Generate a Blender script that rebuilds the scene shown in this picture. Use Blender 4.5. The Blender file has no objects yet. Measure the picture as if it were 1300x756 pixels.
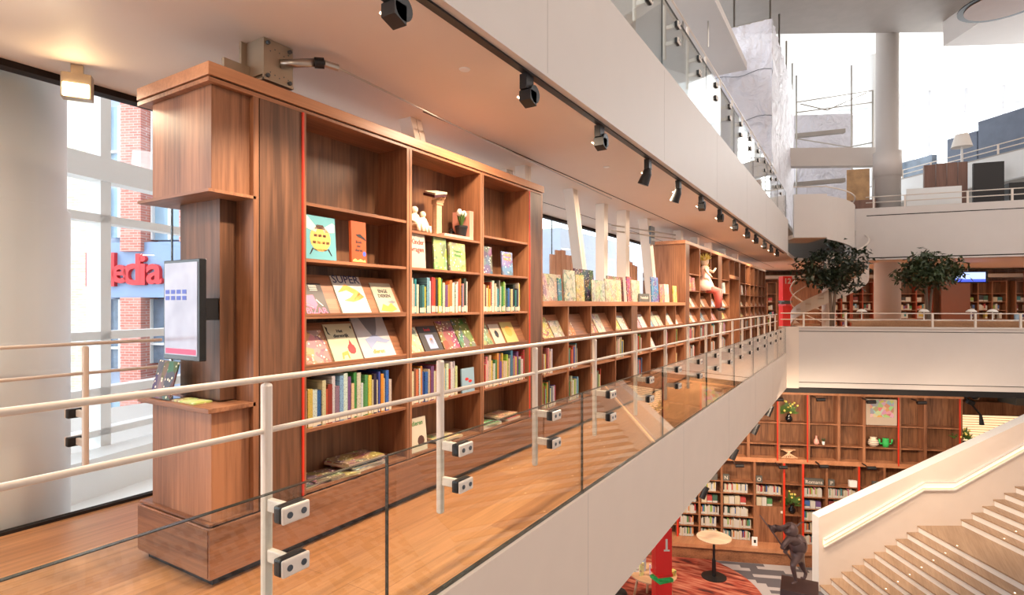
import bpy, bmesh, math, random
from mathutils import Vector, Matrix
R = math.radians
PI = math.pi
S = bpy.context.scene
COL = S.collection
random.seed(7)

# ------------------------------------------------------------------ camera, sky, exposure, big lights
F_PX = 713.5
SN, CS = .5223, .8528            # heading of the camera against the +Y run of the book wall
EYE = 1.35
cam = bpy.data.cameras.new('camera')
cam_o = bpy.data.objects.new('camera', cam)
COL.objects.link(cam_o)
cam.sensor_fit = 'HORIZONTAL'
cam.sensor_width = 36
cam.lens = F_PX / 1300 * 36
cam.shift_y = 8.5 / 1300
cam.clip_start = .05
cam.clip_end = 300
cam_o.location = (0, 0, EYE)
cam_o.rotation_euler = (R(90), 0, math.atan2(SN, CS))
S.camera = cam_o
S.view_settings.view_transform = 'Standard'
S.view_settings.look = 'None'
S.view_settings.gamma = 1
S.view_settings.use_curve_mapping = False
S.view_settings.exposure = 0.52
w = bpy.data.worlds.new('sky')
S.world = w
w.use_nodes = True
w.node_tree.nodes['Background'].inputs[0].default_value = (.90, .95, 1.0, 1)
w.node_tree.nodes['Background'].inputs[1].default_value = 2.8


def rd(r, d):
    "metres right of and ahead of the lens -> plan point"
    return (r * CS - d * SN, r * SN + d * CS)


def pt(px, py, d):
    "point seen at px,py and d metres ahead"
    x, y = rd((px - 650) / F_PX * d, d)
    return Vector((x, y, EYE - (py - 386.5) / F_PX * d))


def light(name, kind, loc, target, energy, color, **k):
    l = bpy.data.lights.new(name, kind)
    l.energy = energy
    l.color = color
    for a, b in k.items():
        setattr(l, a, b)
    o = bpy.data.objects.new(name, l)
    COL.objects.link(o)
    o.location = loc
    if target is not None:
        o.rotation_euler = (Vector(target) - Vector(loc)).to_track_quat('-Z', 'Y').to_euler()
    return o


WARM = (1, .78, .56)
# unseen area lamp under the closed roof, added to fill the atrium
light('skylight', 'AREA', (5, 8, 12.5), (3, 8, 0), 1300, (1, .96, .92), shape='RECTANGLE', size=14, size_y=20)
# area lamp added inside the far windows to brighten the white ceiling
light('window_daylight', 'AREA', tuple(pt(1230, 180, 27)), tuple(pt(1180, 60, 20)), 1300, (1, .99, .97), shape='RECTANGLE', size=12, size_y=4)
# recessed downlights of the reading floor (between book wall and atrium)
for y_ in (0.4, 3.4, 6.4, 9.6, 13, 17):
    light('downlight', 'AREA', (-2.1, y_, 2.76), (-2.1, y_, 0), 30, WARM, shape='DISK', size=.35)
for y_ in (-.2, 3.6, 8, 13):
    light('downlight', 'AREA', (-3.75, y_, 2.76), (-3.75, y_, 0), 12, (1, .86, .74), shape='DISK', size=.3)
# unseen spots added in mid-air, without fixtures, to brighten the hall bookcase
for px_, d_, e_ in ((760, 13, 170), (880, 13, 170), (1000, 13, 190), (1120, 12.4, 70), (1250, 12.4, 50)):
    p_ = pt(px_, 700, d_)
    light('hall_light', 'SPOT', (p_.x, p_.y, -1.15), tuple(pt(px_, 640, 16.4)), e_ * 2.0, (1, .76, .54), spot_size=R(130), spot_blend=.8, shadow_soft_size=.15)
light('hall_light', 'SPOT', tuple(pt(900, 330, 8)), tuple(pt(845, 730, 12.8)), 260, (1, .86, .72), spot_size=R(34), spot_blend=.9, shadow_soft_size=.2)  # extra unseen spot, lifts the red pillar out of the slab's shade
# unseen spots added to wash the stair wall in place of strip bounce
for px_ in (1100, 1260, 1420):
    light('stair_light', 'SPOT', tuple(pt(px_, 300, 9)), tuple(pt(px_, 640, 14.2)), 45, (1, .80, .62), spot_size=R(80), spot_blend=.9, shadow_soft_size=.3)
for px_, d_ in ((1080, 20.5), (1200, 20.5), (1300, 20)):
    p_ = pt(px_, 300, d_)
    light('gallery_light', 'AREA', (p_.x, p_.y, 2.7), (p_.x, p_.y, 0), 50, WARM, shape='DISK', size=1.2)
for px_, d_ in ((990, 21), (960, 21.5)):
    p_ = pt(px_, 300, d_)
    light('gallery_light', 'AREA', (p_.x, p_.y, 2.7), (p_.x, p_.y, 0), 40, WARM, shape='DISK', size=1.0)


# ------------------------------------------------------------------ materials
def lin(c):
    return tuple(((v / 255) / 12.92 if v / 255 <= .04045 else ((v / 255 + .055) / 1.055) ** 2.4) for v in c)


def base_mat(name):
    m = bpy.data.materials.new(name)
    m.use_nodes = True
    nt = m.node_tree
    return m, nt, nt.nodes['Principled BSDF']


def setp(b, rough=.5, metal=0, spec=.5):
    b.inputs['Roughness'].default_value = rough
    b.inputs['Metallic'].default_value = metal
    b.inputs['Specular IOR Level'].default_value = spec


def plain(name, rgb, rough=.5, metal=0, spec=.5, noise=.04):
    m, nt, b = base_mat(name)
    setp(b, rough, metal, spec)
    c = lin(rgb)
    tc = nt.nodes.new('ShaderNodeTexCoord')
    n = nt.nodes.new('ShaderNodeTexNoise')
    n.inputs['Scale'].default_value = 3
    n.inputs['Detail'].default_value = 4
    nt.links.new(tc.outputs['Object'], n.inputs['Vector'])
    r = nt.nodes.new('ShaderNodeValToRGB')
    r.color_ramp.elements[0].position = .3
    r.color_ramp.elements[1].position = .7
    r.color_ramp.elements[0].color = tuple(v * (1 - noise) for v in c) + (1,)
    r.color_ramp.elements[1].color = tuple(min(1, v * (1 + noise)) for v in c) + (1,)
    nt.links.new(n.outputs['Fac'], r.inputs['Fac'])
    nt.links.new(r.outputs['Color'], b.inputs['Base Color'])
    return m


def wood(name, c0, c1, axis='Z', rough=.42, scale=1.0, rings=False, spec=.4):
    m, nt, b = base_mat(name)
    setp(b, rough, 0, spec)
    N = nt.nodes.new
    tc = N('ShaderNodeTexCoord')
    mp = N('ShaderNodeMapping')
    sc = [34 * scale] * 3
    sc['XYZ'.index(axis)] = 1.3 * scale
    mp.inputs['Scale'].default_value = sc
    nt.links.new(tc.outputs['Object'], mp.inputs['Vector'])
    n = N('ShaderNodeTexNoise')
    n.inputs['Scale'].default_value = 1.6
    n.inputs['Detail'].default_value = 6
    n.inputs['Roughness'].default_value = .62
    nt.links.new(mp.outputs['Vector'], n.inputs['Vector'])
    mp2 = N('ShaderNodeMapping')
    sc2 = [5 * scale] * 3
    sc2['XYZ'.index(axis)] = .55 * scale
    mp2.inputs['Scale'].default_value = sc2
    nt.links.new(tc.outputs['Object'], mp2.inputs['Vector'])
    n2 = N('ShaderNodeTexNoise')
    n2.inputs['Scale'].default_value = 1.0
    n2.inputs['Detail'].default_value = 3
    nt.links.new(mp2.outputs['Vector'], n2.inputs['Vector'])
    fac = n.outputs['Fac']
    if rings:
        mth = N('ShaderNodeMath')
        mth.operation = 'MULTIPLY'
        mth.inputs[1].default_value = 46
        nt.links.new(n2.outputs['Fac'], mth.inputs[0])
        sn = N('ShaderNodeMath')
        sn.operation = 'SINE'
        nt.links.new(mth.outputs[0], sn.inputs[0])
        ml = N('ShaderNodeMath')
        ml.operation = 'MULTIPLY_ADD'
        ml.inputs[1].default_value = .11
        nt.links.new(sn.outputs[0], ml.inputs[0])
        nt.links.new(fac, ml.inputs[2])
        fac = ml.outputs[0]
    mx = N('ShaderNodeMath')
    mx.operation = 'MULTIPLY_ADD'
    mx.inputs[1].default_value = .55
    nt.links.new(n2.outputs['Fac'], mx.inputs[0])
    mh = N('ShaderNodeMath')
    mh.operation = 'MULTIPLY'
    mh.inputs[1].default_value = .5
    nt.links.new(fac, mh.inputs[0])
    nt.links.new(mh.outputs[0], mx.inputs[2])
    r = N('ShaderNodeValToRGB')
    r.color_ramp.elements[0].position = .38
    r.color_ramp.elements[1].position = .66
    r.color_ramp.elements[0].color = lin(c0) + (1,)
    r.color_ramp.elements[1].color = lin(c1) + (1,)
    nt.links.new(mx.outputs[0], r.inputs['Fac'])
    nt.links.new(r.outputs['Color'], b.inputs['Base Color'])
    bp = N('ShaderNodeBump')
    bp.inputs['Strength'].default_value = .08
    bp.inputs['Distance'].default_value = .004
    nt.links.new(n.outputs['Fac'], bp.inputs['Height'])
    nt.links.new(bp.outputs['Normal'], b.inputs['Normal'])
    return m


def brick(name, c1, c2, mort, w_, h_, msize, axis='XY', rough=.5, rot=0, grain=False, offset=.5):
    m, nt, b = base_mat(name)
    setp(b, rough, 0, .35)
    N = nt.nodes.new
    tc = N('ShaderNodeTexCoord')
    mp = N('ShaderNodeMapping')
    mp.inputs['Rotation'].default_value = (0, 0, rot)
    nt.links.new(tc.outputs['Object'], mp.inputs['Vector'])
    vec = mp.outputs['Vector']
    if axis != 'XY':
        sp = N('ShaderNodeSeparateXYZ')
        cb = N('ShaderNodeCombineXYZ')
        nt.links.new(vec, sp.inputs[0])
        nt.links.new(sp.outputs['XYZ'.index(axis[0])], cb.inputs[0])
        nt.links.new(sp.outputs['XYZ'.index(axis[1])], cb.inputs[1])
        vec = cb.outputs[0]
    br = N('ShaderNodeTexBrick')
    br.inputs['Scale'].default_value = 1
    br.inputs['Color1'].default_value = lin(c1) + (1,)
    br.inputs['Color2'].default_value = lin(c2) + (1,)
    br.inputs['Mortar'].default_value = lin(mort) + (1,)
    br.inputs['Brick Width'].default_value = w_
    br.inputs['Row Height'].default_value = h_
    br.inputs['Mortar Size'].default_value = msize
    br.offset = offset
    nt.links.new(vec, br.inputs['Vector'])
    out = br.outputs['Color']
    if name == 'grey_carpet_tile':      # two tile colours, nothing between
        br.inputs['Color1'].default_value = (0, 0, 0, 1)
        br.inputs['Color2'].default_value = (1, 1, 1, 1)
        rr = N('ShaderNodeValToRGB')
        rr.color_ramp.interpolation = 'CONSTANT'
        rr.color_ramp.elements[0].color = lin(c1) + (1,)
        rr.color_ramp.elements[1].position = .42
        rr.color_ramp.elements[1].color = lin(c2) + (1,)
        nt.links.new(out, rr.inputs['Fac'])
        out = rr.outputs['Color']
    if grain:
        mp2 = N('ShaderNodeMapping')
        mp2.inputs['Scale'].default_value = (1.5, 26, 26)
        nt.links.new(vec, mp2.inputs['Vector'])
        n = N('ShaderNodeTexNoise')
        n.inputs['Scale'].default_value = 1.2
        n.inputs['Detail'].default_value = 5
        nt.links.new(mp2.outputs['Vector'], n.inputs['Vector'])
        r = N('ShaderNodeValToRGB')
        r.color_ramp.elements[0].position = .3
        r.color_ramp.elements[1].position = .7
        r.color_ramp.elements[0].color = (.72, .68, .62, 1)
        r.color_ramp.elements[1].color = (1.12, 1.08, 1.05, 1)
        nt.links.new(n.outputs['Fac'], r.inputs['Fac'])
        mx = N('ShaderNodeMix')
        mx.data_type = 'RGBA'
        mx.blend_type = 'MULTIPLY'
        mx.inputs[0].default_value = 1
        nt.links.new(out, mx.inputs[6])
        nt.links.new(r.outputs['Color'], mx.inputs[7])
        out = mx.outputs[2]
    nt.links.new(out, b.inputs['Base Color'])
    return m


def glass(name, tint=(.93, .96, .95), refl=1.0):
    m = bpy.data.materials.new(name)
    m.use_nodes = True
    nt = m.node_tree
    nt.nodes.clear()
    N = nt.nodes.new
    out = N('ShaderNodeOutputMaterial')
    mix = N('ShaderNodeMixShader')
    tr = N('ShaderNodeBsdfTransparent')
    tr.inputs[0].default_value = tint + (1,)
    gl = N('ShaderNodeBsdfGlossy')
    gl.inputs['Roughness'].default_value = .0
    gl.inputs[0].default_value = (1, 1, 1, 1)
    lw = N('ShaderNodeLayerWeight')      # Schlick reflectance, the same from both sides of the pane
    lw.inputs['Blend'].default_value = .5
    pw = N('ShaderNodeMath')
    pw.operation = 'POWER'
    pw.inputs[1].default_value = 5
    nt.links.new(lw.outputs['Facing'], pw.inputs[0])
    fr = N('ShaderNodeMath')
    fr.operation = 'MULTIPLY_ADD'
    fr.inputs[1].default_value = .96 * refl
    fr.inputs[2].default_value = .04 * refl
    nt.links.new(pw.outputs[0], fr.inputs[0])
    nt.links.new(fr.outputs[0], mix.inputs[0])
    nt.links.new(tr.outputs[0], mix.inputs[1])
    nt.links.new(gl.outputs[0], mix.inputs[2])
    nt.links.new(mix.outputs[0], out.inputs[0])
    return m


def emit(name, rgb, strength):
    m, nt, b = base_mat(name)
    b.inputs['Base Color'].default_value = lin(rgb) + (1,)
    b.inputs['Emission Color'].default_value = lin(rgb) + (1,)
    b.inputs['Emission Strength'].default_value = strength
    return m


def objcol(name, mode='plain', rough=.45):
    "colour comes from the object's own colour; 'art' adds printed blotches, 'spine' a title band"
    m, nt, b = base_mat(name)
    setp(b, rough, 0, .4)
    N = nt.nodes.new
    oi = N('ShaderNodeObjectInfo')
    col = oi.outputs['Color']
    if mode == 'plain':
        nt.links.new(col, b.inputs['Base Color'])
        return m
    tc = N('ShaderNodeTexCoord')
    ad = N('ShaderNodeVectorMath')
    ad.operation = 'ADD'
    cb = N('ShaderNodeCombineXYZ')
    ml = N('ShaderNodeMath')
    ml.operation = 'MULTIPLY'
    ml.inputs[1].default_value = 37
    nt.links.new(oi.outputs['Random'], ml.inputs[0])
    for k in range(3):
        nt.links.new(ml.outputs[0], cb.inputs[k])
    src = tc.outputs['Generated'] if mode == 'spine' else tc.outputs['Object']
    nt.links.new(src, ad.inputs[0])
    nt.links.new(cb.outputs[0], ad.inputs[1])
    if mode == 'art':
        vo = N('ShaderNodeTexNoise')
        vo.inputs['Scale'].default_value = 11
        vo.inputs['Detail'].default_value = 2.5
        vo.inputs['Distortion'].default_value = 1.2
        nt.links.new(ad.outputs[0], vo.inputs['Vector'])
        rp = N('ShaderNodeValToRGB')
        rp.color_ramp.interpolation = 'CONSTANT'
        els = rp.color_ramp.elements
        els[0].position = 0
        els[0].color = (0, 0, 0, 1)
        els[1].position = .55
        els[1].color = (1, 1, 1, 1)
        nt.links.new(vo.outputs['Fac'], rp.inputs['Fac'])
        hs = N('ShaderNodeHueSaturation')
        hs.inputs['Saturation'].default_value = .95
        hs.inputs['Value'].default_value = .55
        mt = N('ShaderNodeMath')
        mt.operation = 'MULTIPLY_ADD'
        mt.inputs[1].default_value = .24
        mt.inputs[2].default_value = .38
        nt.links.new(oi.outputs['Random'], mt.inputs[0])
        nt.links.new(mt.outputs[0], hs.inputs['Hue'])
        nt.links.new(col, hs.inputs['Color'])
        mx = N('ShaderNodeMix')
        mx.data_type = 'RGBA'
        nt.links.new(rp.outputs['Color'], mx.inputs[0])
        nt.links.new(col, mx.inputs[6])
        nt.links.new(hs.outputs['Color'], mx.inputs[7])
        v2 = N('ShaderNodeTexVoronoi')
        v2.inputs['Scale'].default_value = 34
        nt.links.new(ad.outputs[0], v2.inputs['Vector'])
        r2 = N('ShaderNodeMath')
        r2.operation = 'LESS_THAN'
        r2.inputs[1].default_value = .23
        nt.links.new(v2.outputs['Distance'], r2.inputs[0])
        m2 = N('ShaderNodeMix')
        m2.data_type = 'RGBA'
        m2.inputs[7].default_value = (.85, .72, .5, 1)
        nt.links.new(r2.outputs[0], m2.inputs[0])
        nt.links.new(mx.outputs[2], m2.inputs[6])
        v3 = N('ShaderNodeTexVoronoi')
        v3.inputs['Scale'].default_value = 13
        nt.links.new(ad.outputs[0], v3.inputs['Vector'])
        m3 = N('ShaderNodeMix')
        m3.data_type = 'RGBA'
        m3.inputs[0].default_value = .12
        nt.links.new(m2.outputs[2], m3.inputs[6])
        nt.links.new(v3.outputs['Color'], m3.inputs[7])
        nt.links.new(m3.outputs[2], b.inputs['Base Color'])
    else:
        sp = N('ShaderNodeSeparateXYZ')
        nt.links.new(tc.outputs['Generated'], sp.inputs[0])
        n = N('ShaderNodeTexNoise')
        n.inputs['Scale'].default_value = 7
        n.noise_dimensions = '2D'
        nt.links.new(ad.outputs[0], n.inputs['Vector'])
        mp = N('ShaderNodeMapping')
        mp.inputs['Scale'].default_value = (0, 1.0, 4)
        nt.links.new(ad.outputs[0], mp.inputs['Vector'])
        n.noise_dimensions = '3D'
        nt.links.new(mp.outputs[0], n.inputs['Vector'])
        gt = N('ShaderNodeMath')
        gt.operation = 'GREATER_THAN'
        gt.inputs[1].default_value = .57
        nt.links.new(n.outputs['Fac'], gt.inputs[0])
        mx = N('ShaderNodeMix')
        mx.data_type = 'RGBA'
        hs = N('ShaderNodeHueSaturation')
        hs.inputs['Hue'].default_value = .56
        hs.inputs['Value'].default_value = .55
        nt.links.new(col, hs.inputs['Color'])
        nt.links.new(gt.outputs[0], mx.inputs[0])
        nt.links.new(col, mx.inputs[6])
        nt.links.new(hs.outputs['Color'], mx.inputs[7])
        nt.links.new(mx.outputs[2], b.inputs['Base Color'])
    return m


M = {}
M['walnut'] = wood('walnut_upright', (108, 68, 46), (170, 116, 82), 'Z')
M['walnut_h'] = wood('walnut_lengthwise', (108, 68, 46), (172, 116, 82), 'Y')
M['walnut_x'] = wood('walnut_crosswise', (108, 68, 46), (170, 116, 82), 'X')
M['cornice'] = wood('warm_cornice_wood', (164, 108, 74), (196, 138, 100), 'Y')
M['dark'] = wood('dark_figured_wood', (82, 54, 38), (126, 86, 62), 'Z', rings=True)
M['back'] = wood('back_panel_wood', (94, 62, 44), (142, 98, 68), 'Z', rings=True)  # deepened so the colour carries the shade inside the compartments
M['beech'] = wood('pale_beech', (196, 150, 112), (222, 182, 146), 'X')
M['planks'] = wood('rough_planks', (150, 96, 70), (214, 170, 140), 'Z')
M['floor'] = brick('oak_floor', (168, 116, 76), (194, 142, 98), (120, 78, 50), 1.9, .19, .0012, 'YX', .33, grain=True)
M['carpet_tile'] = brick('grey_carpet_tile', (98, 94, 100), (176, 170, 172), (140, 136, 138), .44, .165, .0, 'XY', .9, rot=math.atan2(SN, CS) * -1 + R(10))
M['brick'] = brick('pale_red_brick', (196, 116, 102), (216, 144, 128), (214, 184, 174), .22, .07, .008, 'XZ', .8)
M['brick_y'] = brick('yellow_brick', (206, 190, 160), (226, 210, 182), (220, 214, 200), .22, .07, .008, 'XZ', .8)
M['paint'] = plain('warm_white_paint', (228, 212, 198), .6, noise=.015)
M['paint2'] = plain('white_lacquer', (214, 206, 200), .55, noise=.01)
M['ceiling'] = plain('ceiling_white', (222, 206, 192), .6, noise=.01)
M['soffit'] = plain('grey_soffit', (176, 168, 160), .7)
M['white'] = plain('bright_white', (236, 236, 234), .5, noise=.01)
M['white_steel'] = plain('cream_white_steel', (228, 216, 204), .35, noise=.01)
M['black'] = plain('matt_black', (26, 24, 26), .45)
M['blackgloss'] = plain('gloss_black', (18, 18, 20), .15)
M['gap'] = plain('dark_joint', (34, 24, 20), .9)
M['red'] = plain('red_edge_lacquer', (206, 52, 30), .35)
M['redsign'] = plain('signal_red', (232, 44, 38), .35)
M['steel'] = plain('brushed_steel', (190, 184, 176), .3, metal=1)
M['galv'] = plain('galvanised_steel', (178, 162, 142), .42, metal=.6, noise=.12)
M['bolt'] = plain('bolt_grey', (96, 104, 112), .35, metal=.7)
M['glass'] = glass('clear_glass')
M['glass_win'] = glass('window_glass', (.96, .98, .99), .55)
M['edge'] = plain('dark_glass_edge', (46, 50, 46), .2)
M['bronze'] = plain('brown_bronze', (112, 88, 84), .36, metal=.3, noise=.1)
M['pedestal'] = plain('brown_stone', (84, 62, 60), .45, noise=.06)
M['cream'] = plain('cream_plaster', (228, 206, 180), .7)
M['green'] = plain('leaf_green', (58, 72, 42), .45, noise=.3)
M['lightgreen'] = plain('fresh_green', (76, 104, 46), .5, noise=.2)
M['darkleaf'] = plain('dark_leaf', (40, 52, 34), .4, noise=.35)
M['bark'] = plain('grey_bark', (116, 98, 84), .8, noise=.2)
M['yellow'] = plain('yellow_blossom', (236, 214, 110), .6)
M['whitebloom'] = plain('white_blossom', (240, 232, 216), .6)
M['pink'] = plain('pink_ceramic', (222, 160, 146), .5)
M['pinkfolder'] = plain('pink_board', (216, 150, 130), .6)
M['greenceramic'] = plain('green_ceramic', (58, 178, 90), .4)
M['page'] = plain('paper', (206, 188, 162), .8, noise=.06)
M['label'] = plain('paper_label', (212, 194, 172), .6)
M['cover'] = objcol('printed_cover', 'art')
M['coverplain'] = objcol('plain_cover', 'plain')
M['spine'] = objcol('book_spine', 'spine')
M['led'] = emit('led_strip', (255, 206, 156), 1.5)
M['lampwarm'] = emit('lamp_face', (255, 222, 170), 34)
M['lampsmall'] = emit('small_lamp_face', (255, 226, 190), 5)
M['screenblue'] = emit('blue_display', (70, 92, 235), 1.1)
M['screenpale'] = emit('pale_display', (176, 200, 250), 1.1)
M['slats'] = plain('pale_slats', (244, 228, 196), .5)
M['backlit'] = emit('backlit_blind', (255, 222, 176), .75)  # the slats' own glow stands in for light behind them
M['ext_glass'] = plain('street_window_glass', (150, 176, 196), .08)
M['ext_dark'] = plain('shop_window_glass', (112, 128, 146), .08, noise=.25)
M['band'] = plain('blue_grey_cladding', (138, 160, 194), .5)
M['mediared'] = plain('sign_red', (214, 38, 44), .35)
M['redtrim'] = plain('orange_red_shelf', (150, 66, 38), .5)
M['osb'] = plain('strand_board', (196, 158, 116), .8, noise=.25)
M['greyblock'] = plain('grey_sign_block', (92, 90, 84), .6)
M['lampshade'] = plain('white_lampshade', (240, 234, 226), .6)
M['navy'] = plain('dark_blue_grey_panel', (104, 114, 132), .5, noise=.1)  # blue grey made paler to carry the glare on the highest gallery
M['brownlocker'] = wood('brown_locker', (110, 78, 66), (136, 100, 86), 'Z')


def sheet_mat():
    m, nt, b = base_mat('white_sheeting')
    b.inputs['Base Color'].default_value = lin((238, 236, 244)) + (1,)
    setp(b, .45)
    N = nt.nodes.new
    tc = N('ShaderNodeTexCoord')
    n = N('ShaderNodeTexNoise')
    n.inputs['Scale'].default_value = 1.6
    n.inputs['Detail'].default_value = 7
    n.inputs['Distortion'].default_value = 1.4
    nt.links.new(tc.outputs['Object'], n.inputs['Vector'])
    bp = N('ShaderNodeBump')
    bp.inputs['Strength'].default_value = .9
    bp.inputs['Distance'].default_value = .25
    nt.links.new(n.outputs['Fac'], bp.inputs['Height'])
    nt.links.new(bp.outputs['Normal'], b.inputs['Normal'])
    b.inputs['Alpha'].default_value = .86
    return m


M['sheet'] = sheet_mat()


def rug_mat():
    m, nt, b = base_mat('red_rug')
    setp(b, .95, 0, .1)
    N = nt.nodes.new
    tc = N('ShaderNodeTexCoord')
    mp = N('ShaderNodeMapping')
    mp.inputs['Rotation'].default_value = (0, 0, R(-12))
    mp.inputs['Scale'].default_value = (1.2, 6, 1)
    nt.links.new(tc.outputs['Object'], mp.inputs['Vector'])
    n = N('ShaderNodeTexNoise')
    n.inputs['Scale'].default_value = 1.3
    n.inputs['Detail'].default_value = 6
    nt.links.new(mp.outputs['Vector'], n.inputs['Vector'])
    r = N('ShaderNodeValToRGB')
    r.color_ramp.elements[0].position = .33
    r.color_ramp.elements[0].color = lin((72, 46, 46)) + (1,)
    r.color_ramp.elements[1].position = .68
    r.color_ramp.elements[1].color = lin((202, 134, 110)) + (1,)
    e = r.color_ramp.elements.new(.46)
    e.color = lin((158, 72, 58)) + (1,)
    nt.links.new(n.outputs['Fac'], r.inputs['Fac'])
    nt.links.new(r.outputs['Color'], b.inputs['Base Color'])
    return m


M['rug'] = rug_mat()


def poster_mat():
    m, nt, b = base_mat('poster_print')
    setp(b, .4)
    N = nt.nodes.new
    tc = N('ShaderNodeTexCoord')
    v = N('ShaderNodeTexVoronoi')
    v.inputs['Scale'].default_value = 9
    nt.links.new(tc.outputs['Object'], v.inputs['Vector'])
    mx = N('ShaderNodeMix')
    mx.data_type = 'RGBA'
    mx.inputs[0].default_value = .62
    mx.inputs[7].default_value = lin((150, 118, 90)) + (1,)
    nt.links.new(v.outputs['Color'], mx.inputs[6])
    nt.links.new(mx.outputs[2], b.inputs['Base Color'])
    return m


M['poster'] = poster_mat()


# ------------------------------------------------------------------ helpers
class Fr:
    "a frame standing on the plan: u runs along bearing b (degrees from the view axis), v away from it"
    def __init__(s, r0, d0, b):
        s.r0, s.d0 = r0, d0
        a = R(b)
        s.ur, s.ud = math.sin(a), math.cos(a)
        s.vr, s.vd = math.sin(a - PI / 2), math.cos(a - PI / 2)
        ux, uy = rd(s.ur, s.ud)
        self_angle = math.atan2(uy, ux)
        s.ang = self_angle
        ox, oy = rd(r0, d0)
        s.M = Matrix.Translation((ox, oy, 0)) @ Matrix.Rotation(self_angle, 4, 'Z')

    def u(s, px, v=0):
        t = (px - 650) / F_PX
        r0, d0 = s.r0 + s.vr * v, s.d0 + s.vd * v
        return (t * d0 - r0) / (s.ur - t * s.ud)

    def depth(s, u, v=0):
        return s.d0 + u * s.ud + v * s.vd

    def z(s, px, py, v=0):
        return EYE - (py - 386.5) / F_PX * s.depth(s.u(px, v), v)

    def p(s, u, v, z=0):
        return s.M @ Vector((u, v, z))


def tag(o, label, cat, group=None, kind=None):
    o['label'] = label
    o['category'] = cat
    if group:
        o['group'] = group
    if kind:
        o['kind'] = kind
    return o


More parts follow.
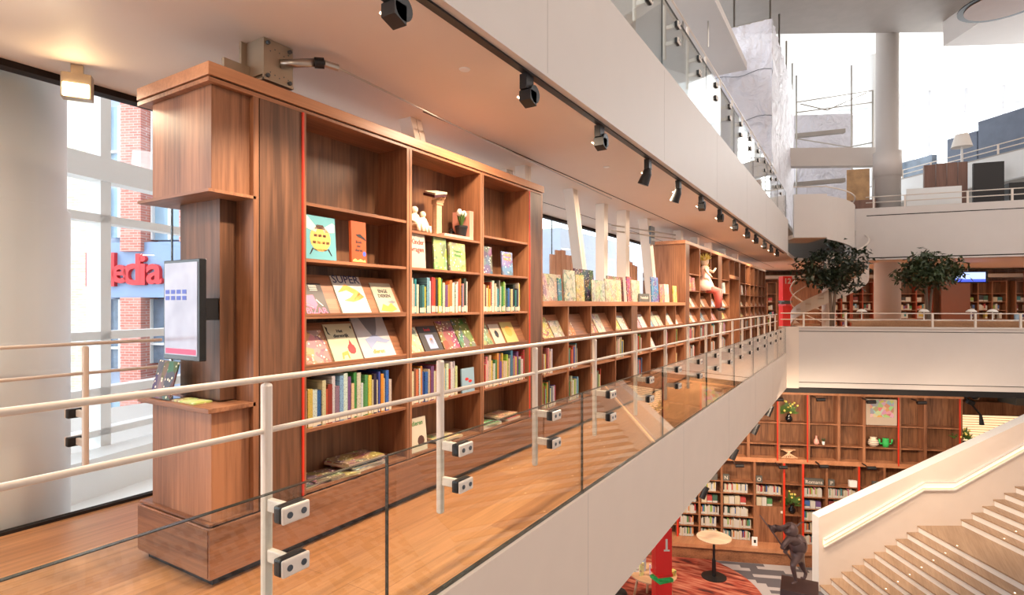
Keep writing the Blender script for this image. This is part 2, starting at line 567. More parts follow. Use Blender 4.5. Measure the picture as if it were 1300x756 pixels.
class MB:
    def __init__(s, fr=None):
        s.bm = bmesh.new()
        s.T = fr.M if fr else Matrix.Identity(4)
        s.mi = 0

    def quad(s, vs):
        f = s.bm.faces.new(vs)
        f.material_index = s.mi
        return f

    def hexa(s, pts):
        v = [s.bm.verts.new(s.T @ Vector(p)) for p in pts]
        for a in ((0, 3, 2, 1), (4, 5, 6, 7), (0, 1, 5, 4), (1, 2, 6, 5), (2, 3, 7, 6), (3, 0, 4, 7)):
            s.quad([v[i] for i in a])
        return s

    def box(s, x0, x1, y0, y1, z0, z1):
        x0, x1 = min(x0, x1), max(x0, x1)
        y0, y1 = min(y0, y1), max(y0, y1)
        z0, z1 = min(z0, z1), max(z0, z1)
        return s.hexa([(x0, y0, z0), (x1, y0, z0), (x1, y1, z0), (x0, y1, z0), (x0, y0, z1), (x1, y0, z1), (x1, y1, z1), (x0, y1, z1)])

    def tube(s, pts, rad, n=8, cap=True, rads=None):
        pts = [Vector(p) for p in pts]
        rings = []
        for i, p in enumerate(pts):
            a = pts[max(0, i - 1)]
            b = pts[min(len(pts) - 1, i + 1)]
            t = (b - a).normalized()
            up = Vector((0, 0, 1)) if abs(t.z) < .9 else Vector((1, 0, 0))
            e1 = t.cross(up).normalized()
            e2 = t.cross(e1)
            r = rads[i] if rads else rad
            rings.append([s.bm.verts.new(s.T @ (p + (e1 * math.cos(2 * PI * k / n) + e2 * math.sin(2 * PI * k / n)) * r)) for k in range(n)])
        for a, b in zip(rings, rings[1:]):
            for k in range(n):
                s.quad([a[k], a[(k + 1) % n], b[(k + 1) % n], b[k]])
        if cap:
            s.quad(rings[0][::-1])
            s.quad(rings[-1])
        return s

    def lathe(s, c, prof, n=20):
        "prof: (radius, z) from bottom to top, around c"
        c = Vector(c)
        rings = []
        for r, z in prof:
            r = max(r, .0005)
            rings.append([s.bm.verts.new(s.T @ (c + Vector((math.cos(2 * PI * k / n) * r, math.sin(2 * PI * k / n) * r, z)))) for k in range(n)])
        for a, b in zip(rings, rings[1:]):
            for k in range(n):
                s.quad([a[k], a[(k + 1) % n], b[(k + 1) % n], b[k]])
        s.quad(rings[0][::-1])
        s.quad(rings[-1])
        return s

    def ball(s, c, r, n=10, sc=(1, 1, 1)):
        return s.lathe_scaled(c, r, n, sc)

    def lathe_scaled(s, c, r, n, sc):
        c = Vector(c)
        rings = []
        m = n // 2 + 1
        for i in range(m + 1):
            a = -PI / 2 + PI * i / m
            rr = max(math.cos(a), .02)
            rings.append([s.bm.verts.new(s.T @ (c + Vector((math.cos(2 * PI * k / n) * rr * r * sc[0], math.sin(2 * PI * k / n) * rr * r * sc[1], math.sin(a) * r * sc[2])))) for k in range(n)])
        for a, b in zip(rings, rings[1:]):
            for k in range(n):
                s.quad([a[k], a[(k + 1) % n], b[(k + 1) % n], b[k]])
        s.quad(rings[0][::-1])
        s.quad(rings[-1])
        return s

    def prism(s, poly, z0, z1):
        "poly: plan points"
        n = len(poly)
        a = [s.bm.verts.new(s.T @ Vector((p[0], p[1], z0))) for p in poly]
        b = [s.bm.verts.new(s.T @ Vector((p[0], p[1], z1))) for p in poly]
        s.quad(a[::-1])
        s.quad(b)
        for i in range(n):
            s.quad([a[i], a[(i + 1) % n], b[(i + 1) % n], b[i]])
        return s

    def sweep(s, poly, axis_from, axis_to):
        "poly: (a, z) points in a vertical plane; extruded between two values of the other axis (u)"
        n = len(poly)
        a = [s.bm.verts.new(s.T @ Vector((axis_from, p[0], p[1]))) for p in poly]
        b = [s.bm.verts.new(s.T @ Vector((axis_to, p[0], p[1]))) for p in poly]
        s.quad(a)
        s.quad(b[::-1])
        for i in range(n):
            s.quad([a[(i + 1) % n], a[i], b[i], b[(i + 1) % n]])
        return s

    def uz(s, poly, v0, v1):
        "poly: (u, z) outline, extruded from v0 to v1"
        n = len(poly)
        a = [s.bm.verts.new(s.T @ Vector((p[0], v0, p[1]))) for p in poly]
        b = [s.bm.verts.new(s.T @ Vector((p[0], v1, p[1]))) for p in poly]
        s.quad(a)
        s.quad(b[::-1])
        for i in range(n):
            s.quad([a[(i + 1) % n], a[i], b[i], b[(i + 1) % n]])
        return s

    def build(s, name, mat, parent=None, bevel=0, smooth=False, loc=None):
        bmesh.ops.recalc_face_normals(s.bm, faces=s.bm.faces[:])
        off = Vector(loc) if loc is not None else (Vector(parent['_o']) if parent is not None and '_o' in parent else Vector((0, 0, 0)))
        if off.length:
            bmesh.ops.translate(s.bm, verts=s.bm.verts[:], vec=-off)
        me = bpy.data.meshes.new(name)
        s.bm.to_mesh(me)
        s.bm.free()
        for m in (mat if isinstance(mat, (list, tuple)) else [mat]):
            me.materials.append(m)
        if smooth:
            for p in me.polygons:
                p.use_smooth = True
        o = bpy.data.objects.new(name, me)
        COL.objects.link(o)
        if parent is not None:
            o.parent = parent
            if loc is not None:
                o.location = Vector(loc) - (Vector(parent['_o']) if '_o' in parent else Vector((0, 0, 0)))
        elif loc is not None:
            o.location = loc
        o['_o'] = tuple(off)
        if bevel:
            b = o.modifiers.new('bevel', 'BEVEL')
            b.width = bevel
            b.segments = 2
            b.limit_method = 'ANGLE'
        return o


def thing(name, label, cat, loc, group=None):
    o = bpy.data.objects.new(name, None)
    COL.objects.link(o)
    o.location = loc
    o.empty_display_size = .1
    o['_o'] = tuple(loc)
    return tag(o, label, cat, group)


def struct(name, mb, mat, **k):
    o = mb.build(name, mat, **k)
    o['kind'] = 'structure'
    return o


def mesh_text(name, c):
    tmp = bpy.data.objects.new('tmp', c)
    me = bpy.data.meshes.new_from_object(tmp)
    bpy.data.objects.remove(tmp)
    o = bpy.data.objects.new(name, me)
    COL.objects.link(o)
    return o


def text(s, name, parent, pos, rotz, size, mat, extrude=.001, align='CENTER', tilt=R(90), bold=0):
    "pos in world; standing upright, reading along rotz"
    c = bpy.data.curves.new(name, 'FONT')
    c.body = s
    c.size = size
    c.extrude = extrude
    c.offset = bold
    c.align_x = align
    c.align_y = 'CENTER'
    c.resolution_u = 3
    c.materials.append(mat)
    o = mesh_text(name, c)
    off = Vector(parent['_o']) if parent is not None and '_o' in parent else Vector((0, 0, 0))
    o.location = Vector(pos) - off
    o.rotation_euler = (tilt, 0, rotz)
    if parent is not None:
        o.parent = parent
    return o


ORD = ['first', 'second', 'third', 'fourth', 'fifth', 'sixth', 'seventh', 'eighth', 'ninth', 'tenth', 'eleventh', 'twelfth', 'thirteenth',
       'fourteenth', 'fifteenth', 'sixteenth', 'seventeenth', 'eighteenth', 'nineteenth', 'twentieth'] + ['twenty-' + t for t in
       ('first', 'second', 'third', 'fourth', 'fifth', 'sixth', 'seventh', 'eighth', 'ninth')] + ['thirtieth'] + ['thirty-' + t for t in ('first', 'second', 'third', 'fourth', 'fifth', 'sixth', 'seventh', 'eighth', 'ninth')]

# ================================================================== THE SETTING
XF = -2.606      # front of the book wall
XG = -1.66       # glass of the balustrade
XW = -4.253      # glass wall towards the street
ZC = 2.777       # ceiling
ZF = -5.91       # floor of the lower hall
CR = Fr(*[(997.6 - 650) / F_PX * 15.5, 15.5, 100])       # cross balcony front line


def P2(fr, u, v):
    q = fr.p(u, v)
    return (q.x, q.y)


# reading floor: strip along the book wall, then the area behind the cross balcony
cA = P2(CR, 0, 0)
struct('floor', MB().prism([(XG - .02, -3), (XG - .02, cA[1] - .05), P2(CR, 0, .02), P2(CR, 16, .02), P2(CR, 16, 22), (XW, 40), (XW, -3)], -.12, 0), M['floor'])
struct('trim_1', MB().box(XG - .02, XG + .03, -3, cA[1], -.955, .005), M['paint'])
struct('trim_2', MB().box(XG - .022, XG + .005, -3, cA[1] - .1, .005, .012), M['edge'])
tm = MB()
for k in range(8):
    yy = 1.1 + 2.6 * k
    tm.box(XG + .03, XG + .0305, yy, yy + .004, -.94, 0)
struct('trim_3', tm, M['soffit'])
struct('wall_slab_edge', MB().box(XG - .12, XG - .02, -3, cA[1], -.955, -.12), M['paint'])
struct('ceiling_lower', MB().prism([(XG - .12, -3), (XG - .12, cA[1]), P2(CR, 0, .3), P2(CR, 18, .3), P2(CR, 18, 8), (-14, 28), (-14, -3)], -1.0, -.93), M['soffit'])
# cross balcony parapet
cp = MB(CR)
cp.box(.03, 16, 0, .22, -.93, .70)
struct('wall_cross_balcony', cp, M['paint2'])
struct('trim_4', MB(CR).box(-.05, 16, -.03, .25, .70, .735), M['paint2'])
struct('trim_5', MB(CR).box(.3, 16, -.006, 0, .60, .615), M['gap'])
struct('trim_6', MB(CR).box(.2, 16, -.006, 0, -.80, -.785), M['gap'])
struct('wall_balcony_corner', MB(CR).box(-.12, .32, -.05, .25, -.955, .735), M['paint'])
struct('trim_7', MB(CR).box(0, 18, .24, .8, -1.12, -.97), M['black'])

# ceiling of the reading floor and the slab above, with the gallery on the far side
G2 = Fr((1139 - 650) / F_PX * 17.9, 17.9, 112)            # second-level gallery front line
g_l = G2.u(1100)
far = [P2(G2, g_l, .1), P2(G2, 9, .1), P2(G2, 9, 14), (XW, 40)]
LP_ = rd((1010 - 650) / F_PX * 18.6, 18.6)
far = [LP_] + far
struct('ceiling', MB().prism([(XG - .03, -3), (XG - .03, 17.0)] + far + [(XW, -3)], ZC, ZC + .1), M['ceiling'])
struct('wall_upper_slab', MB().box(XG - .03, XG + .02, -3, 17.6, ZC - .01, 3.73), M['paint2'])
struct('trim_8', MB().box(XG - .075, XG - .03, -3, 17.2, ZC - .022, ZC), M['black'])
tm = MB()
for k in range(8):
    yy = .6 + 2.5 * k
    tm.box(XG + .02, XG + .0205, yy, yy + .005, 2.79, 3.7)
struct('trim_9', tm, M['soffit'])
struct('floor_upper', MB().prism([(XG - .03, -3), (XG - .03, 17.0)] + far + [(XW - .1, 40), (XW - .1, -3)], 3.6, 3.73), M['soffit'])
struct('trim_10', MB().box(-2.735, -2.725, 3.2, 24, ZC - .004, ZC), M['gap'])
struct('trim_11', MB().box(-3.735, -3.728, 5, 24, ZC - .004, ZC), M['gap'])

# shell of the atrium round the camera
struct('ceiling_atrium', MB().prism([(XW - .1, -7), (16, -7), (16, 30), (XW - .1, 30)], 12.75, 13), M['ceiling'])
struct('wall_near', MB().box(XW, 16, -7.2, -7, ZF, 12.8), M['paint'])
struct('wall_right', MB().box(16, 16.2, -7, 30, ZF, 12.8), M['paint'])

# second-level gallery
struct('wall_gallery', MB(G2).box(g_l - .3, 9, 0, .2, 2.777, 4.46), M['paint2'])
struct('trim_12', MB(G2).box(g_l, 9, -.006, 0, 4.20, 4.225), M['gap'])
struct('trim_13', MB(G2).box(g_l, 9, -.006, 0, 2.83, 2.86), M['gap'])

# end wall of the reading floor and the back wall behind the cross area
BK = Fr((1000 - 650) / F_PX * 24.0, 24.0, 100)
struct('wall_back', MB(BK).box(-6, 16, .5, .7, 0, ZC), M['walnut'])
struct('trim_14', MB(BK).box(-6, 16, -.7, .5, 2.42, 2.55), M['soffit'])

# lower hall
struct('floor_lower', MB().prism([(-18, -7), (16, -7), (16, 30), (-18, 30)], ZF - .1, ZF), M['carpet_tile'])
LO = Fr((1000 - 650) / F_PX * 16.0, 16.0, 100)            # front of the lower bookcase
struct('wall_lower_back', MB(LO).box(-9, LO.u(1222), .42, .55, ZF, -.96), M['walnut'])
struct('wall_lower_side', MB(LO).box(LO.u(1222), 14, 2.6, 2.75, ZF, -.96), M['walnut'])

# street side: glass wall and its floor channel
for k, (y0, y1) in enumerate([(-3, .32), (.325, 2.2), (2.205, 5.2), (5.205, 8.2), (8.205, 11.2), (11.205, 14.2), (14.205, 20)]):
    y0_, y1_ = y0, y1
    struct('window_%d' % (k + 1), MB().box(XW - .012, XW, y0_, y1_ - .004, .02, 2.76), M['glass_win'])
struct('trim_15', MB().box(XW - .03, XW + .02, -3, 24, 0, .02), M['gap'])
struct('trim_16', MB().box(XW - .06, XW + .035, -3, 24, ZC - .04, ZC), M['gap'])
jt = MB()
YJ = (.322, 2.202, 5.202, 8.202, 11.202)
for yy in YJ:
    jt.box(XW - .014, XW + .002, yy - .004, yy + .004, .02, 2.74)
struct('trim_17', jt, M['edge'])

# facade beyond the glass wall
FA = Fr((121 - 650) / F_PX * 6.3, 6.3, 14.2)
fm = MB(FA)
for px_ in (96, 121):
    uu = FA.u(px_)
    if px_ == 121:
        fm.box(uu - .06, uu + .06, -.15, .05, -3, 7)
for uu in (2.2, 5.5, 9, 13, 17, 21):
    fm.box(uu - .05, uu + .05, -.15, .05, -3, 7)
struct('trim_18', fm, M['white'])
fm = MB(FA)
for zz, hh, dd in ((FA.z(100, 500), .1, .1), (FA.z(100, 552), .07, .1), (FA.z(100, 212), .26, .16), (FA.z(100, 276), .09, .1), (FA.z(100, 427), .09, .1), (-.55, .2, .16), (4.6, .2, .1)):
    fm.box(-3, 26, -.1 - dd / 2, .02, zz - hh / 2, zz + hh / 2)
struct('trim_19', fm, M['white'])
struct('window_8', MB(FA).box(-3, 26, 0.03, .04, -2.5, 6.5), M['glass_win'])
fl = MB()
fl.prism([(XW - .03, -4), (XW - .03, 24), FA.M @ Vector((22, -.1, 0)) and P2(FA, 22, -.05), P2(FA, -3, -.05)], -.85, -.62)
struct('floor_winter_garden', fl, M['white'])

# ------------------------------------------------------------------ street buildings
ST = Fr((150 - 650) / F_PX * 15.0, 15.0, 97)
bld = thing('shop_building', 'pale red brick building with blue grey band across the street, seen through the glass wall', 'building', tuple(ST.p(0, 0, -5)))
zb0, zb1 = ST.z(150, 378), ST.z(150, 308)
MB(ST).box(-6, 9, .5, 4, -6, 12).build('wall', plain('street_render', (170, 182, 204), .7), bld)
MB(ST).box(-.6, 9, .0, .5, zb0, zb1).build('fascia_band', M['band'], bld)
for a, b_, z0_, z1_ in ((157, 183, zb1 - .25, 12), (157, 183, -6, zb0)):
    MB(ST).box(ST.u(a), ST.u(b_), -.12, .5, z0_, z1_).build('brick_pier', M['brick'], bld)
MB(ST).box(ST.u(228), 9, -.02, .5, zb1, 12).build('brick_pier', M['brick'], bld)
MB(ST).box(-3.2, ST.u(112), .2, .5, zb0 - 3, 12).build('brick_pier', M['brick_y'], bld)
for (a, b_, y0_, y1_, m_) in ((129, 153, 236, 300, 'ext_glass'), (186, 226, 258, 304, 'ext_glass'), (129, 153, 130, 215, 'ext_glass'), (186, 226, 120, 225, 'ext_glass'),
                              (128, 156, 380, 470, 'ext_dark'), (184, 232, 380, 462, 'ext_dark'), (90, 110, 380, 460, 'ext_dark'), (128, 232, 495, 560, 'ext_glass')):
    wd = MB(ST)
    wd.box(ST.u(a), ST.u(b_), .3, .42, ST.z(150, y1_), ST.z(150, y0_))
    f_ = wd.build('window', M[m_], bld)
    fr_ = MB(ST)
    uc = (ST.u(a) + ST.u(b_)) / 2
    z0_, z1_ = ST.z(150, y1_), ST.z(150, y0_)
    fr_.box(uc - .04, uc + .04, .25, .3, z0_, z1_)
    fr_.box(ST.u(a), ST.u(b_), .2, .3, z0_ + (z1_ - z0_) * .3 - .03, z0_ + (z1_ - z0_) * .3 + .03)
    fr_.box(ST.u(a) - .05, ST.u(a), .2, .45, z0_, z1_)
    fr_.box(ST.u(b_), ST.u(b_) + .05, .2, .45, z0_, z1_)
    fr_.build('frame', M['white'], f_)
sg = thing('shop_sign', 'red raised lettering on the blue grey band of the shop across the street', 'sign', tuple(ST.p(ST.u(110), -.05, zb0 + .2)))
for ch, pa, sz in (('M', 131, 1.25), ('e', 155, .95), ('d', 171.5, 1.15), ('i', 184.5, 1.15), ('a', 199, 1.05)):
    text(ch, 'letter', sg, tuple(ST.p(ST.u(pa), -.05, ST.z(150, 345))), ST.ang, sz, M['mediared'], .06, bold=.022)
struct('ground_street', MB().box(-60, -6, -20, 60, -6.3, -6.1), M['soffit'])
blk = MB(ST)
blk.box(-14, -7, 6, 14, -6, 4.6)
blk.uz([(-14.3, 4.6), (-6.7, 4.6), (-8.5, 6.2), (-12.5, 6.2)], 6, 14)
tag(blk.build('street_house', M['brick_y'], loc=tuple(ST.p(-10, 10, -6))), 'distant yellow brick house with a grey hipped roof beyond the white column', 'building')
rw = MB()
rw.box(-15, -12, 24, 44, -6, 5.0)
tag(rw.build('pale_street_building', plain('pale_render', (206, 216, 230), .7), loc=(-13, 30, -6)), 'pale blue grey building front behind the far window above the low bookcase', 'building')

# round white column outside the glass wall, its wider sleeve below
cc = rd(-3.38, 3.3)
ccx, ccy = XW - .62, rd(-3.38, 3.3)[1]
t_ = (90 - 650) / F_PX
# centre so that the right-hand outline passes the wanted sight line
rr_ = .55
n_ = Vector((CS - t_ * -SN, SN - t_ * CS)).normalized()  # normal of the sight line plane
ccx = XW - .62
# points on sight line: n . p = 0, centre is rr_ to the left of it
dx_, dy_ = rd((90 - 650) / F_PX, 1)
nl = Vector((-dy_, dx_)).normalized()
base = Vector((dx_, dy_))
k_ = (ccx - nl.x * rr_) / base.x
ccy = (base * k_ + nl * rr_).y
col = MB().lathe((ccx, ccy, 0), [(rr_, -1), (rr_, 1.98), (rr_ - .02, 1.985), (rr_ - .02, 2.9)], 64)
o = struct('column_1', col, M['white'], smooth=False)
for p in o.data.polygons:
    p.use_smooth = abs(p.normal.z) < .5

# winter garden ledges
lg = MB(FA)
lg.box(-2, 20, -.55, -.16, -.62, FA.z(100, 570))
lg.build('window_bench', M['white'])
tag(bpy.data.objects['window_bench'], 'white boxed ledge running along the facade outside the glass wall', 'ledge')
lg = MB()
a_ = [Vector((XW - .25, 1.9, -.62)), Vector((XW - .25, 4.4, -.62)), Vector((XW - .9, 4.4, -.62)), Vector((XW - .9, 1.9, -.62))]
b_ = [Vector((XW - .25, 1.9, -.6)), Vector((XW - .25, 4.4, -.05)), Vector((XW - .9, 4.4, -.1)), Vector((XW - .9, 1.9, -.6))]
lg.hexa(a_ + b_)
tag(lg.build('sloping_ledge', M['white'], loc=(XW - .6, 2, -.9)), 'white sloping ledge just outside the glass wall beyond the end cabinet', 'ledge')

# ================================================================== BALUSTRADES
def balustrade(name, label, ys_glass, ys_post, zf, xg=XG, sgn=1, xp=None, g_bottom=.005, skip_glass=False):
    "sgn: which side of the posts the glass is on"
    xp = xg - .13 * sgn if xp is None else xp
    t = thing(name, label, 'balustrade', (xp, ys_post[0], zf))
    y0, y1 = ys_post[0] - .5, ys_post[-1] + .45
    MB().tube([(xp, y0, zf + 1.084), (xp, y1, zf + 1.084)], .0115, 10).build('handrail', M['white_steel'], t, smooth=True)
    MB().tube([(xp, y0, zf + .9), (xp, y1, zf + .9)], .0105, 10).build('middle_rail', M['white_steel'], t, smooth=True)
    for y in ys_post:
        p = MB().box(xp - .017, xp + .017, y - .018, y + .018, zf + .293, zf + 1.07).build('post', M['white_steel'], t, bevel=.012)
        for zc in (.64, .462):
            MB().box(xp + .019 * sgn, xg - .012 * sgn, y - .012, y + .012, zf + zc - .022, zf + zc + .022).build('clamp_arm', M['white_steel'], p, bevel=.004)
            MB().box(xg - .018 * sgn, xg + .022 * sgn, y - .055, y + .055, zf + zc - .03, zf + zc + .03).build('gasket', M['black'], p, bevel=.008)
            MB().box(xg + .022 * sgn, xg + .036 * sgn, y - .055, y + .055, zf + zc - .03, zf + zc + .03).build('clamp_plate', M['white_steel'], p, bevel=.01)
            for q in (-.028, .028):
                MB().tube([(xg + .036 * sgn, y + q, zf + zc), (xg + .0385 * sgn, y + q, zf + zc)], .011, 12).build('bolt', M['bolt'], p)
    if not skip_glass:
        for a, b in zip(ys_glass, ys_glass[1:]):
            g = MB().box(xg - .008, xg + .008, a + .004, b - .004, zf + g_bottom, zf + .72).build('glass_panel', M['glass'], t)
            e = MB()
            e.box(xg - .0085, xg + .0085, a + .004, b - .004, zf + .72, zf + .7225)
            e.box(xg - .0085, xg + .0085, b - .0045, b - .002, zf + g_bottom, zf + .72)
            e.build('glass_edge', M['edge'], g)
    return t


gl = [-2.17 + 1.945 * k for k in range(10)] + [17.1]
po = [.27 + .98 * k for k in range(-1, 17)]
balustrade('glass_balustrade', 'long glass balustrade with cream rails along the reading floor in the foreground', gl, po, 0)
balustrade('glass_balustrade', 'upper floor glass balustrade with white rails above the long white fascia', [1.7 + 1.945 * k for k in range(8)] + [17.2],
           [2.2 + .98 * k for k in range(15)], 3.73)
balustrade('rear_railing', 'railing with two cream rails between the bookcase and the street window', [], [-.35, .62, 1.6], 0.02, xg=-4.22, sgn=-1, xp=-4.1, skip_glass=True)

# cross balcony rail
t = thing('cross_railing', 'white double rail on top of the cross balcony parapet', 'railing', tuple(CR.p(0, .1, .735)))
for z_ in (1.10, .93):
    MB(CR).tube([(-.1, .12, z_), (14, .12, z_)], .014, 8).build('rail', M['white_steel'], t, smooth=True)
for px_ in (1022, 1076, 1187, 1242, 1300, 1360):
    u_ = CR.u(px_)
    MB(CR).box(u_ - .022, u_ + .022, .1, .14, .735, 1.1).build('post', M['white_steel'], t)

# ================================================================== BOOK WALL
LV = [.31, .65, 1.0, 1.285, 1.605, 1.92]
XB = -2.872       # face of the back panels
TH = .018


def bay(t, y0, y1, levels, ztop, wide=.66, slope=(), back='back', zbot=.31, xf=XF):
    "one open bay: sides are built by the caller; shelves and back here"
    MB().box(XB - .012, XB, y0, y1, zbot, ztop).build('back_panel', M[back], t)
    for i, z in enumerate(levels):
        MB().box(XB, xf - .006, y0, y1, z - TH, z).build('shelf', M['walnut_h'], t, bevel=.001)
        if i in slope:
            # tilted display board with a small front lip
            b = MB()
            b.hexa([(XF - .035, y0, z), (XF - .025, y0, z), (XF - .025, y1, z), (XF - .035, y1, z),
                    (XF - .155, y0, z + .24), (XF - .145, y0, z + .24), (XF - .145, y1, z + .24), (XF - .155, y1, z + .24)])
            b.build('display_board', M['walnut_h'], t)
            MB().box(XF - .014, XF - .004, y0, y1, z, z + .012).build('lip', M['walnut_h'], t)


def upright(t, y0, y1, z0, z1, mat='walnut', x0=None, name='side_panel', edge=True):
    MB().box(x0 if x0 is not None else XB - .012, XF, y0, y1, z0, z1).build(name, M[mat], t)
    if edge and y1 - y0 > .03:   # the dark joint between two neighbouring panels
        ym = (y0 + y1) / 2
        MB().box(XF, XF + .0012, ym - .002, ym + .002, z0, z1).build('joint', M['gap'], t)


def redline(t, y, z0, z1):
    MB().box(XF - .02, XF + .006, y - .006, y + .006, z0, z1).build('red_strip', M['red'], t)


A = thing('tall_bookcase', 'tall walnut bookcase with deep cornice, end cabinet and three open bays nearest the camera', 'bookcase', (-2.94, 1.6, 0))
XK = -3.27
# plinth
MB().box(XK + .04, XF - .03, 1.55, 4.79, 0, .045).build('toe_kick', M['black'], A)
MB().box(XK, XF + .004, 1.517, 4.828, .04, .283).build('plinth', M['walnut_h'], A, bevel=.003)
MB().box(XK + .004, XF - .01, 1.513, 1.517, .05, .275).build('plinth_end', M['walnut_x'], A)
MB().box(XK + .02, XF - .012, 1.54, 4.81, .283, .292).build('shadow_gap', M['gap'], A)
# cornice
MB().box(XK - .003, XF + .006, 1.51, 4.85, 2.437, 2.50).build('cornice', M['cornice'], A, bevel=.003)
MB().box(XK + .02, XF - .012, 1.53, 4.83, 2.428, 2.437).build('shadow_gap', M['gap'], A)
MB().box(XK, XF, 1.513, 2.04, 2.408, 2.428).build('top_board', M['walnut_h'], A)
MB().box(XK, XF, 2.04, 4.83, 2.412, 2.428).build('top_board', M['walnut_h'], A)
# rear body
MB().box(XK + .01, XB - .012, 1.775, 4.82, .292, 2.41).build('rear_body', M['walnut'], A)
# end cabinet: top box, its plate, dark column, desk plate, lower box
e = thing  # noqa
MB().box(-3.18, XF - .03, 1.545, 1.745, 1.90, 2.408).build('end_cabinet', M['walnut'], A, bevel=.002)
MB().box(XK, XF, 1.513, 1.76, 1.885, 1.90).build('cabinet_plate', M['walnut_x'], A)
MB().box(-3.116, -2.75, 1.655, 1.76, .86, 1.885).build('column', M['dark'], A)
MB().box(XK, XF, 1.745, 1.775, .292, 2.408).build('end_panel', M['walnut'], A)
MB().box(XK, XF, 1.513, 1.76, .83, .853).build('desk_plate', M['walnut_x'], A, bevel=.002)
MB().box(-3.18, XF - .03, 1.545, 1.745, .30, .83).build('lower_cabinet', M['walnut'], A, bevel=.002)
MB().box(XK + .01, XF - .004, 1.52, 1.76, .292, .303).build('lower_lip', M['walnut_x'], A)
MB().box(XF - .012, XF - .004, 1.775, 1.782, .292, 2.408).build('joint', M['gap'], A)
MB().box(XB - .012, XF - .001, 1.782, 2.036, .292, 2.408).build('figured_panel', M['dark'], A)
redline(A, 2.043, .292, 2.408)
upright(A, 2.05, 2.066, .292, 2.412, edge=False)
upright(A, 2.887, 2.937, .292, 2.412)
upright(A, 3.764, 3.812, .292, 2.412)
upright(A, 4.547, 4.562, .292, 2.412, edge=False)
redline(A, 4.568, .292, 2.408)
MB().box(XB - .012, XF - .001, 4.576, 4.80, .292, 2.408).build('figured_panel', M['dark'], A)
upright(A, 4.80, 4.826, .292, 2.412, edge=False, x0=XK)
bay(A, 2.066, 2.887, LV, 2.412, slope=(2, 3))
bay(A, 2.937, 3.764, LV[:5] + [1.862], 2.412, slope=(2,))
bay(A, 3.812, 4.547, LV, 2.412, slope=(2,))

B = thing('low_bookcase', 'long low walnut bookcase of eight cubby bays running behind the glass rail', 'bookcase', (-2.75, 6, 0))
yB = [4.86, 5.40, 6.0, 6.78, 7.376, 7.60, 8.19, 8.975, 9.56, 10.15]
MB().box(XB, XF - .03, 4.86, 10.15, 0, .045).build('toe_kick', M['black'], B)
MB().box(XB - .012, XF + .004, 4.86, 10.17, .04, .283).build('plinth', M['walnut_h'], B, bevel=.002)
MB().box(XB, XF - .012, 4.86, 10.17, .283, .292).build('shadow_gap', M['gap'], B)
MB().box(XB - .04, XF + .006, 4.83, 10.17, 1.327, 1.382).build('counter_top', M['cornice'], B, bevel=.003)
for i in range(9):
    a, b = yB[i], yB[i + 1]
    if i == 4:
        MB().box(XB - .012, XF, a - .01, b + .01, .292, 1.327).build('figured_panel', M['dark'], B)
        continue
    a1 = a + (.012 if i else 0)
    b1 = b - .012
    bay(B, a1, b1, LV[:3], 1.327, slope=(2,))
    if i not in (3, 8):
        upright(B, b1, b + .012, .292, 1.327, edge=False)
upright(B, 10.138, 10.17, .292, 1.327, edge=False)

C = thing('far_bookcase', 'far tall walnut bookcase with a doorway in it, beyond the low bookcase', 'bookcase', (-2.94, 12, 0))
MB().box(XK, XF + .004, 10.2, 14.28, .04, .283).build('plinth', M['walnut_h'], C)
MB().box(XK, XF + .004, 15.6, 20.6, .04, .283).build('plinth', M['walnut_h'], C)
MB().box(XK - .01, XF + .006, 10.17, 20.65, 2.437, 2.50).build('cornice', M['cornice'], C, bevel=.003)
MB().box(XK, XF, 10.2, 10.24, .283, 2.437).build('end_panel', M['walnut'], C)
MB().box(XK, XB - .012, 10.24, 14.28, .283, 2.437).build('rear_body', M['walnut'], C)
MB().box(XK, XB - .012, 15.6, 20.6, .283, 2.437).build('rear_body', M['walnut'], C)
MB().box(XB - .012, XF, 10.24, 10.46, .292, 2.437).build('figured_panel', M['dark'], C)
yC = [(10.48, 11.26), (11.32, 12.24), (12.30, 13.0), (13.40, 14.26), (15.80, 16.55), (16.6, 17.4), (17.45, 18.2), (18.25, 19.0), (19.05, 19.8), (19.85, 20.55)]
pv = 10.46
for i, (a, b) in enumerate(yC):
    if i == 3:
        MB().box(XB - .012, XF, 13.0, 13.40, .292, 2.437).build('figured_panel', M['dark'], C)
    elif i == 4:
        upright(C, 14.26, 14.30, .292, 2.437, edge=False)
        upright(C, 15.58, 15.80, .292, 2.437, edge=False)
    else:
        upright(C, pv, a, .292, 2.437, edge=False)
    bay(C, a, b, LV, 2.437, slope=(2, 3))
    pv = b
upright(C, 20.55, 20.6, .292, 2.437, edge=False)
MB().box(XB, XF, 14.30, 15.58, 1.98, 2.06).build('door_head', M['walnut_h'], C)
MB().box(XB, XF, 14.93, 14.96, 2.06, 2.437).build('side_panel', M['walnut'], C)
MB().box(XB - .02, XB - .01, 14.30, 15.58, 0, 1.98).build('doorway_panel', M['beech'], C)
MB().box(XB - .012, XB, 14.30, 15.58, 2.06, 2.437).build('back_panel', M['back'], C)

# ================================================================== BOOKS
def lins(c):
    return lin(c) + (1,)


